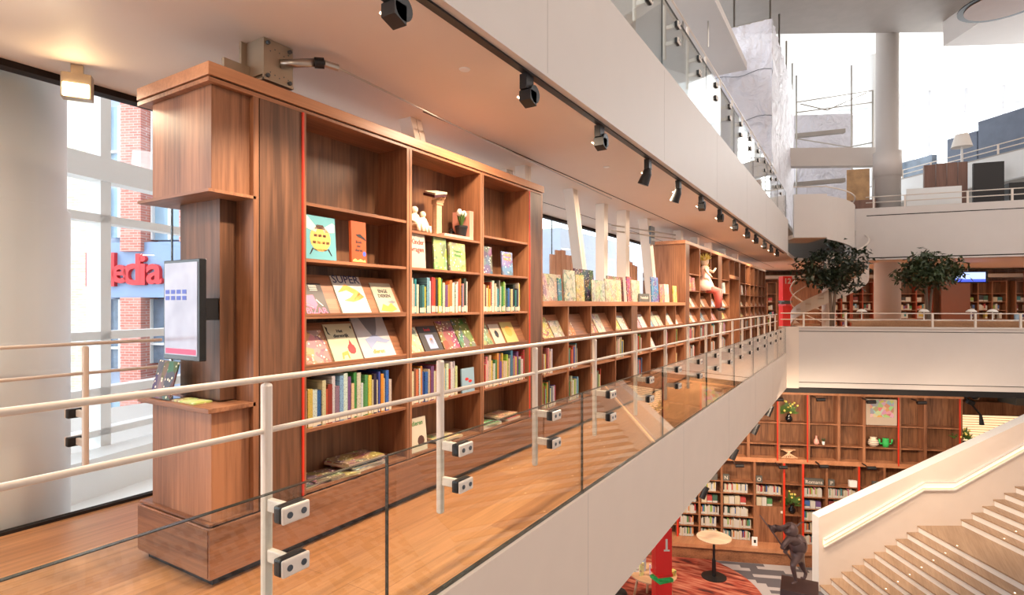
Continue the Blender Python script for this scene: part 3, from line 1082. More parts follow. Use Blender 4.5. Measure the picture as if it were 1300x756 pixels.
PAL = {'red': (196, 40, 36), 'dark red': (130, 30, 34), 'orange': (226, 120, 46), 'yellow': (232, 196, 70), 'cream': (226, 206, 170), 'white': (234, 226, 214),
       'green': (62, 140, 66), 'dark green': (34, 84, 62), 'lime green': (150, 190, 70), 'teal': (40, 130, 140), 'light blue': (130, 176, 206), 'blue': (44, 92, 176),
       'purple': (96, 60, 130), 'pink': (222, 120, 140), 'grey': (130, 124, 120), 'black': (34, 32, 36), 'brown': (120, 78, 52)}
PAL = {k: tuple(int(.86 * (.86 * v + .14 * 150)) for v in c) for k, c in PAL.items()}
PN = list(PAL)
PW = [9, 4, 8, 7, 14, 16, 7, 5, 4, 5, 5, 6, 4, 5, 5, 6, 4]


def unit_meshes():
    a = MB()      # spine at +x, thickness y, height z
    a.box(.985, 1, 0, 1, 0, 1)
    a.box(0, .985, 0, .1, 0, 1)
    a.box(0, .985, .9, 1, 0, 1)
    c = a.build('book', M['spine'])
    p = MB().box(.02, .985, .1, .9, .012, .988).build('pages', M['page'])
    l = MB().box(1, 1.004, .04, .96, .03, .2).build('spine_label', M['label'])
    r = [x.data for x in (c, p, l)]
    for x in (c, p, l):
        bpy.data.objects.remove(x)
    return r


UC, UP, UL = unit_meshes()
NB = [0]


def spine_book(y, x, z, th, h, w_, colname, label, group, lean=0, parts=True, sticker=True):
    o = bpy.data.objects.new('book', UC)
    COL.objects.link(o)
    o.location = (x - w_, y, z)
    o.scale = (w_, th, h)
    o.rotation_euler = (lean, 0, 0)
    c = PAL[colname]
    j = lambda v: max(10, min(245, v + random.randint(-14, 14)))
    o.color = lins(tuple(j(v) for v in c))
    tag(o, label, 'book', group)
    if parts:
        q = bpy.data.objects.new('pages', UP)
        COL.objects.link(q)
        q.parent = o
        if sticker:
            q = bpy.data.objects.new('spine_label', UL)
            COL.objects.link(q)
            q.parent = o
    NB[0] += 1
    return o


def row(y0, y1, z, where, group, tmin=.012, tmax=.034, hmin=.19, hmax=.29, x=XF - .02, force=None, parts=True, dens=1.0):
    y = y0 + .004
    i = 0
    while True:
        th = random.uniform(tmin, tmax)
        if y + th > y1:
            break
        if force and i < len(force):
            cn = force[i]
        else:
            cn = random.choices(PN, PW)[0]
        h = random.uniform(hmin, hmax)
        n = ORD[min(i, len(ORD) - 1)]
        spine_book(y, x - random.uniform(0, .012), z + .0005, th, h, random.uniform(.17, .21), cn, '%s spined book, %s %s' % (cn, n, where), group, parts=parts)
        y += th + random.uniform(.0008, .0025)
        i += 1


def face_book(y, w_, h, th, z, colname, label, group, lean=28, x=XF - .018, title=None, tcol='white', tsize=.04, tz=.82, art='cover', extra=None, rgb=None, yaw=0, name='book'):
    "a book shown cover-out; origin at its lower front left corner"
    T = Matrix.Translation((x, y, z + th * math.sin(R(lean)) + .0015)) @ Matrix.Rotation(R(yaw), 4, 'Z') @ Matrix.Rotation(R(-lean), 4, 'Y')
    def mk(mb, nm, mat, parent=None):
        o = mb.build(nm, mat)
        if parent is None:
            o.matrix_world = T
            o.location = T.translation
            o.rotation_euler = T.to_euler()
        else:
            o.parent = parent
        return o
    c = MB()
    c.box(-.0025, 0, 0, w_, 0, h)
    c.box(-th, -th + .0025, 0, w_, 0, h)
    c.box(-th, 0, 0, .003, 0, h)
    o = mk(c, name, M[art])
    o['_o'] = (0, 0, 0)
    rgb = tuple(int(v * .86) for v in rgb) if rgb else PAL[colname]
    o.color = lins(rgb)
    tag(o, label, 'book', group)
    mk(MB().box(-th + .0025, -.0025, .003, w_ - .003, .003, h - .003), 'pages', M['page'], o)
    if title:
        for k, tt in enumerate(title.split('|')):
            c_ = bpy.data.curves.new('title', 'FONT')
            c_.body = tt
            c_.size = tsize
            c_.align_x = 'CENTER'
            c_.align_y = 'CENTER'
            c_.extrude = .0004
            c_.offset = .0008
            c_.resolution_u = 2
            c_.materials.append(M['t_' + tcol])
            q = mesh_text('title', c_)
            q.location = (.0008, w_ / 2, h * tz - k * tsize * 1.05)
            q.rotation_euler = (R(90), 0, R(90))
            q.parent = o
    if extra:
        for (nm, mat, shp) in extra:
            e = MB()
            for s_ in shp:
                poly = [(w_ * a, h * b) for a, b in s_]
                vs = [e.bm.verts.new((.001, a, b)) for a, b in poly]
                e.bm.faces.new(vs)
                vs2 = [e.bm.verts.new((.0002, a, b)) for a, b in poly]
                e.bm.faces.new(vs2[::-1])
                for q in range(len(vs)):
                    e.bm.faces.new([vs[q - 1], vs[q], vs2[q], vs2[q - 1]])
            mk(e, nm, M[mat], o)
    NB[0] += 1
    return o


def ell(cx, cy, rx, ry, n=14, a0=0):
    return [(cx + rx * math.cos(2 * PI * k / n + a0), cy + ry * math.sin(2 * PI * k / n + a0)) for k in range(n)]


for nm, c in dict(white=(222, 210, 196), black=(28, 26, 28), pink=(232, 90, 130), navy=(40, 44, 86), red=(200, 40, 40), green=(60, 120, 60), orange=(226, 150, 60), grey=(120, 116, 120), yellow=(240, 206, 110), amber=(232, 170, 90), blue=(80, 100, 190), lightgrey=(140, 148, 178), lime=(150, 190, 70), brown=(80, 50, 40)).items():
    M['t_' + nm] = plain('print_' + nm, c, .5, noise=.01)


def yat(px, x=XF):
    t_ = (px - 650) / F_PX
    d = x / (t_ * CS - SN)
    return t_ * d * SN + d * CS


GA = 'cover-out books in the tall bookcase'
# bay 1, level 1.605: bee book and orange book standing upright
L = LV[4]
face_book(yat(390), yat(430) - yat(390), .25, .012, L, 'light blue', 'square pale blue book with a big striped bee on its cover', GA, lean=4, rgb=(120, 190, 200), art='coverplain',
          extra=[('wing', 't_white', [[(.0, 1), (.12, .97), (.42, .72), (.36, .62), (.0, .72)], [(.97, .84), (.9, .88), (.58, .72), (.64, .62), (.96, .66)]]),
                 ('body', 't_amber', [ell(.5, .48, .33, .3)]), ('stripe', 't_brown', [[(.33, .70), (.67, .70), (.60, .80), (.40, .80)], [(.26, .24), (.74, .24), (.66, .20), (.34, .20)]]),
                 ('feeler', 't_black', [[(.24, .26), (.14, .10), (.17, .10), (.28, .24)], [(.76, .26), (.86, .10), (.83, .10), (.72, .24)]]),
                 ('mark', 't_brown', [[(.3 + .14 * k, .52), (.4 + .14 * k, .52), (.4 + .14 * k, .58), (.3 + .14 * k, .58)] for k in range(3)] + [[(.26 + .14 * k, .36), (.36 + .14 * k, .36), (.36 + .14 * k, .42), (.26 + .14 * k, .42)] for k in range(4)])])
face_book(yat(449), yat(468) - yat(449), .255, .02, L, 'orange', 'upright orange book with a white side and dark animal print', GA, lean=2, rgb=(214, 96, 50), art='coverplain', title='Boek|der|dieren', tcol='brown', tsize=.024, tz=.5,
          extra=[('animal', 't_black', [[(.3, .68), (.6, .70), (.95, .60), (.98, .54), (.7, .60), (.45, .62)]]), ('seal', 't_blue', [ell(.86, .22, .11, .06)]),
                 ('border', 't_yellow', [[(.08, .02), (.95, .02), (.9, .08), (.8, .05), (.6, .09), (.4, .05), (.25, .09), (.12, .06)]])])
# bay 1, level 1.285 slope
L = LV[3]
face_book(2.072, .18, .205, .012, L, 'black', 'dark book with pink animal and pink lettering at its foot, leftmost on the display shelf', GA, rgb=(58, 40, 38), art='coverplain', title='BIZAR', tcol='pink', tsize=.055, tz=.1,
          extra=[('animal', 't_pink', [[(.1, .3), (.3, .6), (.55, .62), (.62, .3), (.5, .2), (.3, .22)]]), ('text_lines', 't_white', [[(.5, .93 - .05 * k), (.8, .93 - .05 * k), (.8, .91 - .05 * k), (.5, .91 - .05 * k)] for k in range(4)]),
                 ('limb', 't_white', [[(.03, .45), (.4, .2), (.42, .22), (.05, .48)], [(.6, .45), (.8, .25), (.83, .27), (.63, .48)]])])
face_book(2.345, .235, .262, .016, L, 'yellow', 'large yellow and white book lettered SUPER on the display shelf', GA, rgb=(226, 216, 204), art='coverplain', title='SUPER', tcol='navy', tsize=.078, tz=.90,
          extra=[('snake', 't_orange', [[(.08, .55), (.4, .78), (.75, .62), (.95, .44), (.75, .36), (.5, .3), (.2, .34), (.45, .42), (.6, .52), (.4, .62)]]),
                 ('snake_belly', 't_yellow', [[(.5, .36), (.8, .56), (.93, .44), (.75, .37)]]), ('lower_title', 't_lightgrey', [[(.15, .14), (.95, .14), (.95, .22), (.15, .22)]])])
face_book(2.655, .19, .225, .012, L, 'cream', 'cream book with small dark lettering and orange fox print, rightmost on the display shelf', GA, rgb=(214, 200, 174), art='coverplain', title='ENGE|DIEREN', tcol='black', tsize=.034, tz=.72,
          extra=[('fox', 't_orange', [[(.1, .08), (.3, .3), (.5, .22), (.7, .34), (.9, .12), (.6, .04)]]), ('hare', 't_grey', [[(.55, .36), (.8, .42), (.95, .36), (.8, .31)]])])
# bay 1, level 1.0 slope
L = LV[2]
face_book(2.072, .19, .215, .01, L, 'pink', 'magenta and lime coloured book, leftmost on the lower display shelf', GA, rgb=(222, 150, 120))
face_book(2.285, .225, .25, .012, L, 'cream', 'cream book with red animals and black leaves around its title', GA, rgb=(224, 212, 176), art='coverplain', title='Het|dierenrijk', tcol='black', tsize=.03, tz=.80,
          extra=[('leaves', 't_black', [[(.05, .95), (.12, .9), (.1, .8), (.16, .7), (.08, .74)], [(.9, .9), (.96, .94), (.94, .84)]]), ('crab', 't_red', [ell(.72, .3, .14, .14, 9), [(.68, .42), (.78, .42), (.73, .56)]]),
                 ('horse', 't_orange', [[(.3, .05), (.34, .22), (.55, .26), (.56, .05), (.52, .05), (.5, .16), (.38, .14), (.34, .05)]])])
face_book(2.52, .285, .315, .014, L, 'light blue', 'large pale book with a blue whale tail and the word dieren', GA, rgb=(216, 208, 206), art='coverplain', title='dieren', tcol='orange', tsize=.04, tz=.13,
          extra=[('whale', 't_grey', [[(.2, .98), (.8, .98), (.66, .62), (.56, .48), (.48, .48), (.36, .66)]]), ('tail', 't_lightgrey', [[(.48, .5), (.58, .5), (.78, .4), (.98, .36), (.82, .3), (.55, .36), (.3, .2), (.22, .42)]])])
# bay 1 lower shelves
row(2.07, 2.78, LV[1], 'on the spine row of the tall bookcase, first bay', 'spine-out books in the tall bookcase', hmin=.2, hmax=.285, force=['cream', 'yellow', 'white', 'blue', 'cream', 'red', 'dark red', 'white', 'grey', 'light blue', 'white', 'purple', 'cream', 'green', 'cream', 'white', 'green', 'green', 'yellow', 'cream'])
# bay 2
L = 1.605
face_book(yat(524), .16, .25, .012, L, 'white', 'white book with red and green lettering ending in dieren', GA, lean=3, rgb=(228, 208, 186), art='coverplain', title='Kinder|vragen', tcol='red', tsize=.05, tz=.72)
face_book(yat(554), .15, .245, .012, L, 'lime green', 'green nature book with a yellow animal on its cover, second bay', GA, lean=3, rgb=(160, 180, 80))
face_book(yat(574), .2, .215, .02, L, 'lime green', 'pale lime book with leafy border, second bay beside the taller green one', GA, lean=3, rgb=(196, 200, 110), title='Wonder|Natuur', tcol='green', tsize=.03, tz=.7)
GS = 'spine-out books in the tall bookcase'
row(2.945, 3.64, LV[3], 'from left on the upper spine row, second tall bay', GS, hmin=.19, hmax=.27, force=['white', 'cream', 'teal', 'white', 'dark green', 'teal', 'yellow', 'light blue', 'white', 'red', 'red', 'black', 'yellow', 'green', 'cream', 'purple', 'orange'])
L = LV[2]
face_book(2.95, .14, .2, .012, L, 'cream', 'pale multicoloured book with red spine, leftmost on the display shelf of the second bay', GA, rgb=(206, 206, 150))
face_book(3.105, .21, .205, .012, L, 'black', 'dark book with a framed orange picture on the display shelf of the second bay', GA, rgb=(66, 56, 54), art='coverplain', title='boek', tcol='red', tsize=.035, tz=.85,
          extra=[('picture', 't_lightgrey', [[(.3, .1), (.75, .1), (.7, .65), (.28, .65)]]), ('animal', 't_orange', [ell(.52, .35, .1, .18, 8)])])
face_book(3.325, .2, .235, .018, L, 'dark red', 'dark red book with an orange spine and ornament, second bay display shelf', GA, rgb=(150, 66, 50))
face_book(3.535, .2, .255, .012, L, 'dark green', 'dark green leafy book, rightmost on the display shelf of the second bay', GA, rgb=(86, 116, 56))
row(2.945, 3.50, LV[1], 'from left on the lower spine row, second tall bay', GS, hmin=.2, hmax=.26, force=['cream', 'brown', 'orange', 'white', 'orange', 'blue', 'blue', 'cream', 'dark red', 'purple', 'cream', 'red', 'pink'])
face_book(3.54, .17, .19, .012, LV[1], 'light blue', 'small pale blue book with red fish on its cover, in the second tall bay', GA, lean=3, rgb=(160, 190, 206), art='coverplain',
          extra=[('fish', 't_red', [ell(.4, .55, .14, .06, 9), ell(.66, .45, .14, .06, 9)]), ('flowers', 't_yellow', [ell(.3, .2, .07, .06, 7), ell(.75, .18, .07, .06, 7)])])
face_book(2.945, .18, .235, .012, LV[0], 'cream', 'cream book with a brown beetle and green lettering at the foot of the second bay', GA, lean=6, rgb=(226, 214, 190), art='coverplain', title='dieren', tcol='green', tsize=.045, tz=.84,
          extra=[('beetle', 't_brown', [ell(.65, .3, .2, .16, 10)])])
# bay 3
face_book(yat(615), .15, .225, .015, 1.605, 'dark green', 'dark green book with an orange and purple collage cover, third bay', GA, lean=3, rgb=(90, 110, 110))
face_book(yat(640), .18, .205, .012, 1.605, 'blue', 'blue dolphin book with orange lettering, third bay', GA, lean=3, rgb=(120, 130, 190), title='ONDER|WATER', tcol='orange', tsize=.035, tz=.85)
row(3.82, 4.44, LV[3], 'from left on the upper spine row, third tall bay', GS, hmin=.19, hmax=.27, force=['cream', 'brown', 'cream', 'orange', 'yellow', 'red', 'white', 'cream', 'white'])
face_book(3.82, .17, .22, .012, LV[2], 'dark green', 'green book with a bird, leftmost on the display shelf of the third bay', GA, rgb=(140, 140, 90))
face_book(4.02, .16, .19, .012, LV[2], 'cream', 'small cream book with a black drawing on the display shelf of the third bay', GA, rgb=(222, 196, 170), art='coverplain', extra=[('drawing', 't_black', [ell(.5, .5, .18, .2, 7)])])
face_book(4.21, .2, .205, .012, LV[2], 'yellow', 'ochre yellow book with an orange flower on the display shelf of the third bay', GA, rgb=(220, 190, 110), art='coverplain', extra=[('flower', 't_orange', [ell(.5, .55, .26, .26, 9)])])
row(3.82, 4.53, LV[1], 'from left on the lower spine row, third tall bay', GS, hmin=.19, hmax=.285, force=['dark red', 'red', 'cream', 'pink', 'white', 'cream', 'yellow', 'white', 'green', 'orange', 'purple'])


def lying(px, z, w_, d_, th, x, rgb, label, yaw=0, group='books lying flat at the foot of the tall bookcase', name='book'):
    y = yat(px)
    c = MB()
    c.box(-d_, 0, 0, w_, 0, .002)
    c.box(-d_, 0, 0, w_, th - .002, th)
    c.box(-d_, -d_ + .002, 0, w_, 0, th)
    o = c.build(name, M['cover'])
    o.location = (x, y, z)
    o.rotation_euler = (0, 0, R(yaw))
    o.color = lins(rgb)
    tag(o, label, 'magazine' if name == 'magazine' else 'book', group)
    q = MB().box(-d_ + .002, -.002, .002, w_ - .002, .002, th - .002).build('pages', M['page'])
    q.parent = o
    return o


z0 = LV[0]
lying(391, z0, .19, .2, .012, XF - .02, (70, 80, 60), 'thin magazine with a dark picture cover lying lowest at the left of the first bay', 6, name='magazine')
lying(405, z0 + .013, .2, .2, .01, XF - .03, (120, 90, 60), 'thin brown patterned magazine on top of the pile at the left of the first bay', -8, name='magazine')
lying(424, z0, .2, .2, .012, XF - .02, (170, 150, 100), 'pale magazine lying between the two piles of the first bay', -10, name='magazine')
lying(455, z0, .27, .22, .018, XF - .015, (200, 200, 196), 'white book at the bottom of the right-hand pile in the first bay', 3)
lying(452, z0 + .019, .26, .21, .014, XF - .03, (96, 120, 130), 'blue grey book second in the right-hand pile of the first bay', -4)
lying(448, z0 + .034, .28, .21, .02, XF - .03, (190, 90, 60), 'red and orange book third in the right-hand pile of the first bay', 5)
lying(446, z0 + .055, .29, .22, .012, XF - .02, (140, 110, 60), 'large picture book topmost of the right-hand pile in the first bay', -3)
lying(564, z0, .28, .2, .014, XF - .02, (204, 186, 150), 'cream book lying at the bottom of the second bay, lowest of its pile', 3)
lying(560, z0 + .015, .26, .2, .014, XF - .03, (206, 170, 120), 'ochre book lying on top of the cream one in the second bay', -5)
lying(616, z0, .3, .21, .02, XF - .02, (210, 206, 196), 'white book lying lowest in the third bay', 2)
lying(615, z0 + .021, .24, .2, .014, XF - .03, (90, 140, 60), 'green leafy book lying on the white one in the third bay', -6)
lying(648, z0, .22, .2, .022, XF - .02, (190, 40, 44), 'red book lying at the right foot of the third bay', 2)
lying(640, z0 + .036, .3, .2, .016, XF - .03, (206, 160, 110), 'orange brown book topmost of the pile in the third bay', 3)

# low bookcase
GB = 'spine-out books in the low bookcase'
GBF = 'cover-out books in the low bookcase'
bn = ['first', 'second', 'third', 'fourth', None, 'fifth', 'sixth', 'seventh', 'eighth']
fill = {1: [.42, .5, .12, .62, None, .45, 0, .3, .3], 0: [.6, .6, .5, 0, None, .5, 0, .35, .35]}
for i in range(9):
    if bn[i] is None:
        continue
    a, b = yB[i] + .014, yB[i + 1] - .016
    for lv in (1, 0):
        fr_ = fill[lv][i]
        if fr_ > 0:
            row(a, a + (b - a) * fr_, LV[lv], 'from left on the %s row, %s low bay' % ('middle' if lv else 'bottom', bn[i]), GB, tmin=.014, tmax=.036, hmin=.19, hmax=.275)
    n = (2, 1, 2, 2, None, 2, 3, 2, 1)[i]
    wd = min(.24, (b - a) / n - .02)
    for k in range(n):
        cn = random.choice(['cream', 'orange', 'light blue', 'white', 'yellow', 'pink', 'white'])
        yy = a + .01 + k * (wd + .015)
        face_book(yy, wd - .01, random.uniform(.19, .26) + (.05 if i == 1 else 0), .012, LV[2], cn, '%s picture book, %s on the sloping row of the %s low bay' % (cn, ['left', 'middle', 'right'][k] if n > 2 else (['left', 'right'][k] if n > 1 else 'alone'), bn[i]), GBF)
face_book(yat(830), .2, .2, .012, LV[1], 'white', 'pale book leaning cover-out on the middle row of the sixth low bay', GBF, lean=25)

# on the low bookcase's top
ZT = 1.383
GT = 'picture books standing on the low bookcase'
tops = [(690, 24, 386, 350, (226, 200, 170), 'cream picture book with a brown hare, first on the low bookcase top'),
        (709, 5, 386, 356, (60, 150, 170), 'narrow teal book standing second on the low bookcase top'),
        (717, 15, 386, 345, (230, 222, 196), 'tall white book with a green frog at its foot on the low bookcase top'),
        (732, 11, 386, 351, (222, 196, 120), 'ochre picture book between the frog book and the black one'),
        (731, 25, 384, 341, (44, 42, 54), 'large black picture book with coloured lettering on the low bookcase top'),
        (752, 5, 386, 358, (230, 220, 190), 'narrow cream book right of the large black picture book'),
        (757, 12, 386, 358, (200, 206, 180), 'pale book with flowers leaning in front of the white post'),
        (769, 21, 386, 356, (220, 200, 160), 'cream picture book with a blue and brown scene, in front of the brown one'),
        (772, 21, 383, 349, (150, 84, 62), 'brown picture book with an arch drawing on the low bookcase top'),
        (797, 6, 386, 353, (190, 60, 70), 'dark pink book seen from its spine on the low bookcase top'),
        (801, 13, 386, 357, (226, 206, 176), 'cream picture book with a dark figure beside the pink spine'),
        (828, 9, 386, 353, (44, 120, 190), 'bright blue book with a white figure on the low bookcase top'),
        (838, 6, 386, 362, (220, 130, 90), 'small book with a red haired figure next to the bright blue one'),
        (844, 6, 386, 362, (232, 216, 190), 'small white book with an orange animal on the low bookcase top'),
        (855, 5, 386, 364, (236, 200, 70), 'small bright yellow book, rightmost on the low bookcase top')]
for j, (px_, wpx, yb, yt, rgb, lab) in enumerate(tops):
    xx = XF - (.05 if yb > 385 else .14)
    if wpx == 5:
        xx = XF - .04
    y0_, y1_ = yat(px_, xx), yat(px_ + wpx, xx)
    d_ = -xx * SN + (y0_ + y1_) / 2 * CS
    d_ = xx / (((px_ - 650) / F_PX) * CS - SN)
    hh = (yb - yt - 1) * d_ / F_PX
    o_ = face_book(y0_, (y1_ - y0_) * .96, hh, .014, ZT, 'cream', lab, GT, lean=3, x=xx, rgb=rgb)
sgn_ = MB().box(XF - .04, XF - .03, yat(814), yat(827), ZT, ZT + .12)
o_ = sgn_.build('sign_block', M['greyblock'], loc=(XF - .03, yat(820), ZT))
tag(o_, 'dark grey title block with a white word on the low bookcase top', 'sign')
text('Prentenboek', 'lettering', o_, (XF - .028, yat(820.5), ZT + .06), R(90), .065, M['t_white'])

# far bookcase books
GC = 'books in the far bookcase'
FAR_ROWS = []
cn_ = ['first', 'second', 'third', 'fourth', 'fifth', 'sixth', 'seventh', 'eighth', 'ninth', 'tenth']
for i, (a, b) in enumerate(yC):
    for lv, kind in ((4, 'f'), (3, 'f'), (2, 'f'), (1, 's'), (0, 's')):
        if lv == 4 and i in (1, 2):
            continue
        if lv == 0 and i in (1, 5, 7):
            continue
        rn = {4: 'top', 3: 'upper sloping', 2: 'lower sloping', 1: 'spine', 0: 'bottom'}[lv]
        if kind == 'f':
            n = 1 if i > 4 else 2
            if lv == 4 and i > 5:
                continue
            for k in range(n):
                cn = random.choice(['cream', 'white', 'orange', 'pink', 'light blue', 'yellow'])
                face_book(a + .04 + k * .26, .22, random.uniform(.22, .28), .014, LV[lv], cn, '%s cover-out book, %s on the %s row, %s far bay' % (cn, ('left', 'right')[k] if n > 1 else 'single', rn, cn_[i]), GC, lean=28 if lv < 4 else 4)
        else:
            FAR_ROWS.append((a, a + min(.45, (b - a) * .6), LV[lv]))

# ================================================================== THINGS ON THE BOOK WALL
# end cabinet: portrait screen
tv = thing('display_screen', 'black framed portrait screen on the narrow dark column of the tall bookcase', 'screen', (-2.78, 1.5, 1.1))
MB().box(-2.93, -2.615, 1.475, 1.51, 1.08, 1.565).build('housing', M['blackgloss'], tv, bevel=.004)
mt_, nt_, b_s = base_mat('screen_picture')
setp(b_s, .08)
tc_ = nt_.nodes.new('ShaderNodeTexCoord')
n_t = nt_.nodes.new('ShaderNodeTexNoise')
n_t.inputs['Scale'].default_value = 6
nt_.links.new(tc_.outputs['Object'], n_t.inputs['Vector'])
r_t = nt_.nodes.new('ShaderNodeValToRGB')
r_t.color_ramp.elements[0].color = lin((110, 112, 132)) + (1,)
r_t.color_ramp.elements[1].color = lin((176, 178, 196)) + (1,)
nt_.links.new(n_t.outputs['Fac'], r_t.inputs['Fac'])
nt_.links.new(r_t.outputs['Color'], b_s.inputs['Base Color'])
nt_.links.new(r_t.outputs['Color'], b_s.inputs['Emission Color'])
b_s.inputs['Emission Strength'].default_value = .22
MB().box(-2.915, -2.63, 1.4725, 1.476, 1.105, 1.55).build('screen', mt_, tv)
MB().box(-2.82, -2.76, 1.51, 1.655, 1.27, 1.38).build('wall_bracket', M['black'], tv)
sm = MB()
for k in range(2):
    for q in range(4):
        sm.box(-2.905 + q * .05, -2.87 + q * .05, 1.4715, 1.4724, 1.40 - k * .03, 1.42 - k * .03)
sm.build('screen_icons', M['t_blue'], tv)
MB().box(-2.905, -2.64, 1.4715, 1.4724, 1.11, 1.135).build('screen_footer', M['t_pink'], tv)
# brochure holder
bh = thing('brochure_holder', 'clear angled holder with three dark brochures on the desk plate of the tall bookcase', 'holder', (-3.12, 1.6, .853))
MB().hexa([(-3.22, 1.55, .853), (-3.03, 1.55, .853), (-3.03, 1.56, .853), (-3.22, 1.56, .853), (-3.22, 1.60, 1.03), (-3.03, 1.60, 1.03), (-3.03, 1.61, 1.03), (-3.22, 1.61, 1.03)]).build('back_plate', M['glass'], bh)
MB().box(-3.22, -3.03, 1.545, 1.63, .853, .857).build('foot', M['glass'], bh)
for k, (x_, rgb) in enumerate(((-3.2, (70, 50, 48)), (-3.135, (110, 80, 70)), (-3.08, (40, 36, 38)))):
    b = MB().hexa([(x_, 1.54 - .004 * k, .859), (x_ + .09, 1.54 - .004 * k, .859), (x_ + .09, 1.546 - .004 * k, .859), (x_, 1.546 - .004 * k, .859),
                   (x_, 1.59 - .004 * k, 1.05), (x_ + .09, 1.59 - .004 * k, 1.05), (x_ + .09, 1.596 - .004 * k, 1.05), (x_, 1.596 - .004 * k, 1.05)])
    o_ = b.build('brochure', M['cover'])
    o_.color = lins(rgb)
    tag(o_, ['dark brown brochure leaning leftmost in the clear holder', 'brown brochure leaning in the middle of the clear holder', 'black brochure leaning rightmost in the clear holder'][k], 'brochure', 'brochures in the clear holder')
o_ = MB().box(-2.98, -2.78, 1.54, 1.635, .854, .862).build('magazine', M['cover'])
o_.color = lins((190, 200, 120))
tag(o_, 'flat magazine with a lime yellow edge on the desk plate', 'magazine')

# figures, book stand, tulips, folders on the top shelf of bay 2
ZS = 1.8625
def seated(px_, h, label):
    y = yat(px_, XF - .08)
    x = XF - .09
    m = MB()
    m.ball((x, y, ZS + h * .86), h * .14, 14)
    m.tube([(x, y, ZS + .005), (x, y, ZS + h * .25), (x + .005, y, ZS + h * .55), (x, y, ZS + h * .74)], .02, 12, rads=[h * .2, h * .23, h * .18, h * .08])
    for s_ in (-1, 1):
        m.tube([(x, y + s_ * h * .1, ZS + h * .22), (x + h * .3, y + s_ * h * .12, ZS + h * .26), (x + h * .32, y + s_ * h * .12, ZS + .006)], .02, 10, rads=[h * .11, h * .1, h * .08])
        m.tube([(x, y + s_ * h * .14, ZS + h * .66), (x + h * .06, y + s_ * h * .22, ZS + h * .45), (x + h * .22, y + s_ * h * .1, ZS + h * .36)], .02, 10, rads=[h * .07, h * .065, h * .05])
    o = m.build('seated_figure', M['cream'], loc=(x, y, ZS), smooth=True)
    return tag(o, label, 'figurine', 'cream seated figurines')
seated(527.5, .19, 'taller cream seated figurine on the left of the pair')
seated(538, .165, 'shorter cream seated figurine on the right of the pair')
y = yat(556, XF - .1)
hb = thing('book_hand_sculpture', 'pale arm shaped sculpture holding up a dark open book', 'sculpture', (XF - .1, y, ZS))
MB().box(XF - .125, XF - .085, y - .03, y + .03, ZS, ZS + .24).build('arm', M['beech'], hb, bevel=.004)
hm = MB()
hm.box(XF - .13, XF - .08, y - .04, y + .04, ZS + .24, ZS + .275)
for q in (-.03, -.01, .012, .034):
    hm.tube([(XF - .08, y + q, ZS + .265), (XF - .065, y + q, ZS + .29), (XF - .085, y + q, ZS + .32)], .009, 8)
hm.tube([(XF - .10, y + .045, ZS + .26), (XF - .09, y + .065, ZS + .30), (XF - .09, y + .05, ZS + .34)], .01, 8)
hm.build('hand', M['beech'], hb, smooth=False)
bb = MB()
bb.hexa([(XF - .16, y - .10, ZS + .305), (XF - .05, y - .10, ZS + .275), (XF - .05, y + .04, ZS + .305), (XF - .16, y + .04, ZS + .33),
         (XF - .16, y - .10, ZS + .325), (XF - .05, y - .10, ZS + .295), (XF - .05, y + .04, ZS + .325), (XF - .16, y + .04, ZS + .35)])
bb.build('open_book', plain('dark_red_binding', (70, 26, 30), .4), hb)
bb = MB()
bb.hexa([(XF - .16, y - .09, ZS + .326), (XF - .05, y - .09, ZS + .296), (XF - .05, y + .05, ZS + .326), (XF - .16, y + .05, ZS + .352),
         (XF - .16, y - .09, ZS + .34), (XF - .05, y - .09, ZS + .31), (XF - .05, y + .05, ZS + .34), (XF - .16, y + .05, ZS + .366)])
bb.build('book_pages', M['page'], hb)
y = yat(585.5, XF - .08)
tp = thing('potted_tulips', 'small black pot with white tulips on the top shelf of the second bay', 'plant', (XF - .08, y, ZS))
MB().lathe((XF - .08, y, ZS), [(.036, 0), (.048, .075), (.052, .075), (.052, .09), (.046, .09), (.044, .08)], 20).build('pot', M['black'], tp)
lf = MB()
for q in range(7):
    a = q * .9
    p0 = Vector((XF - .08, y, ZS + .08))
    p1 = p0 + Vector((math.cos(a) * .02, math.sin(a) * .02, .07))
    p2 = p0 + Vector((math.cos(a) * .035, math.sin(a) * .035, .12))
    lf.tube([p0, p1, p2], .01, 5, rads=[.006, .009, .002])
lf.build('leaves', M['lightgreen'], tp)
for q, (a, b, c) in enumerate(((0, -.022, .165), (.01, .022, .155))):
    MB().lathe((XF - .08 + a, y + b, ZS + c), [(.008, 0), (.022, .015), (.024, .035), (.014, .055), (.006, .06)], 12).build('blossom', M['whitebloom'], tp, smooth=True)
o_ = MB().box(XF - .20, XF - .03, yat(600), yat(605), ZS, ZS + .235).build('pink_folder', M['pinkfolder'], loc=(XF - .1, yat(602), ZS))
tag(o_, 'upright pink board folder at the right of the tulips', 'folder')
o_ = MB().box(XF - .16, XF - .012, yat(566), yat(599), ZS - .0002, ZS + .02).build('book', M['pink'], loc=(XF - .1, yat(580), ZS))
tag(o_, 'pink and cream book lying flat under the tulips', 'book')
tp.location.z += .0205
# small dark vase behind
o_ = MB().lathe((XF - .2, yat(573, XF - .2), ZS), [(.02, 0), (.032, .03), (.026, .07), (.012, .09), (.016, .10)], 16).build('vase', M['black'], loc=(XF - .2, yat(573, XF - .2), ZS), smooth=True)
tag(o_, 'small dark vase in the shadow at the back of the second bay', 'vase')
# little globe jar on bay 3? dark inner mark left out: nothing recognisable there

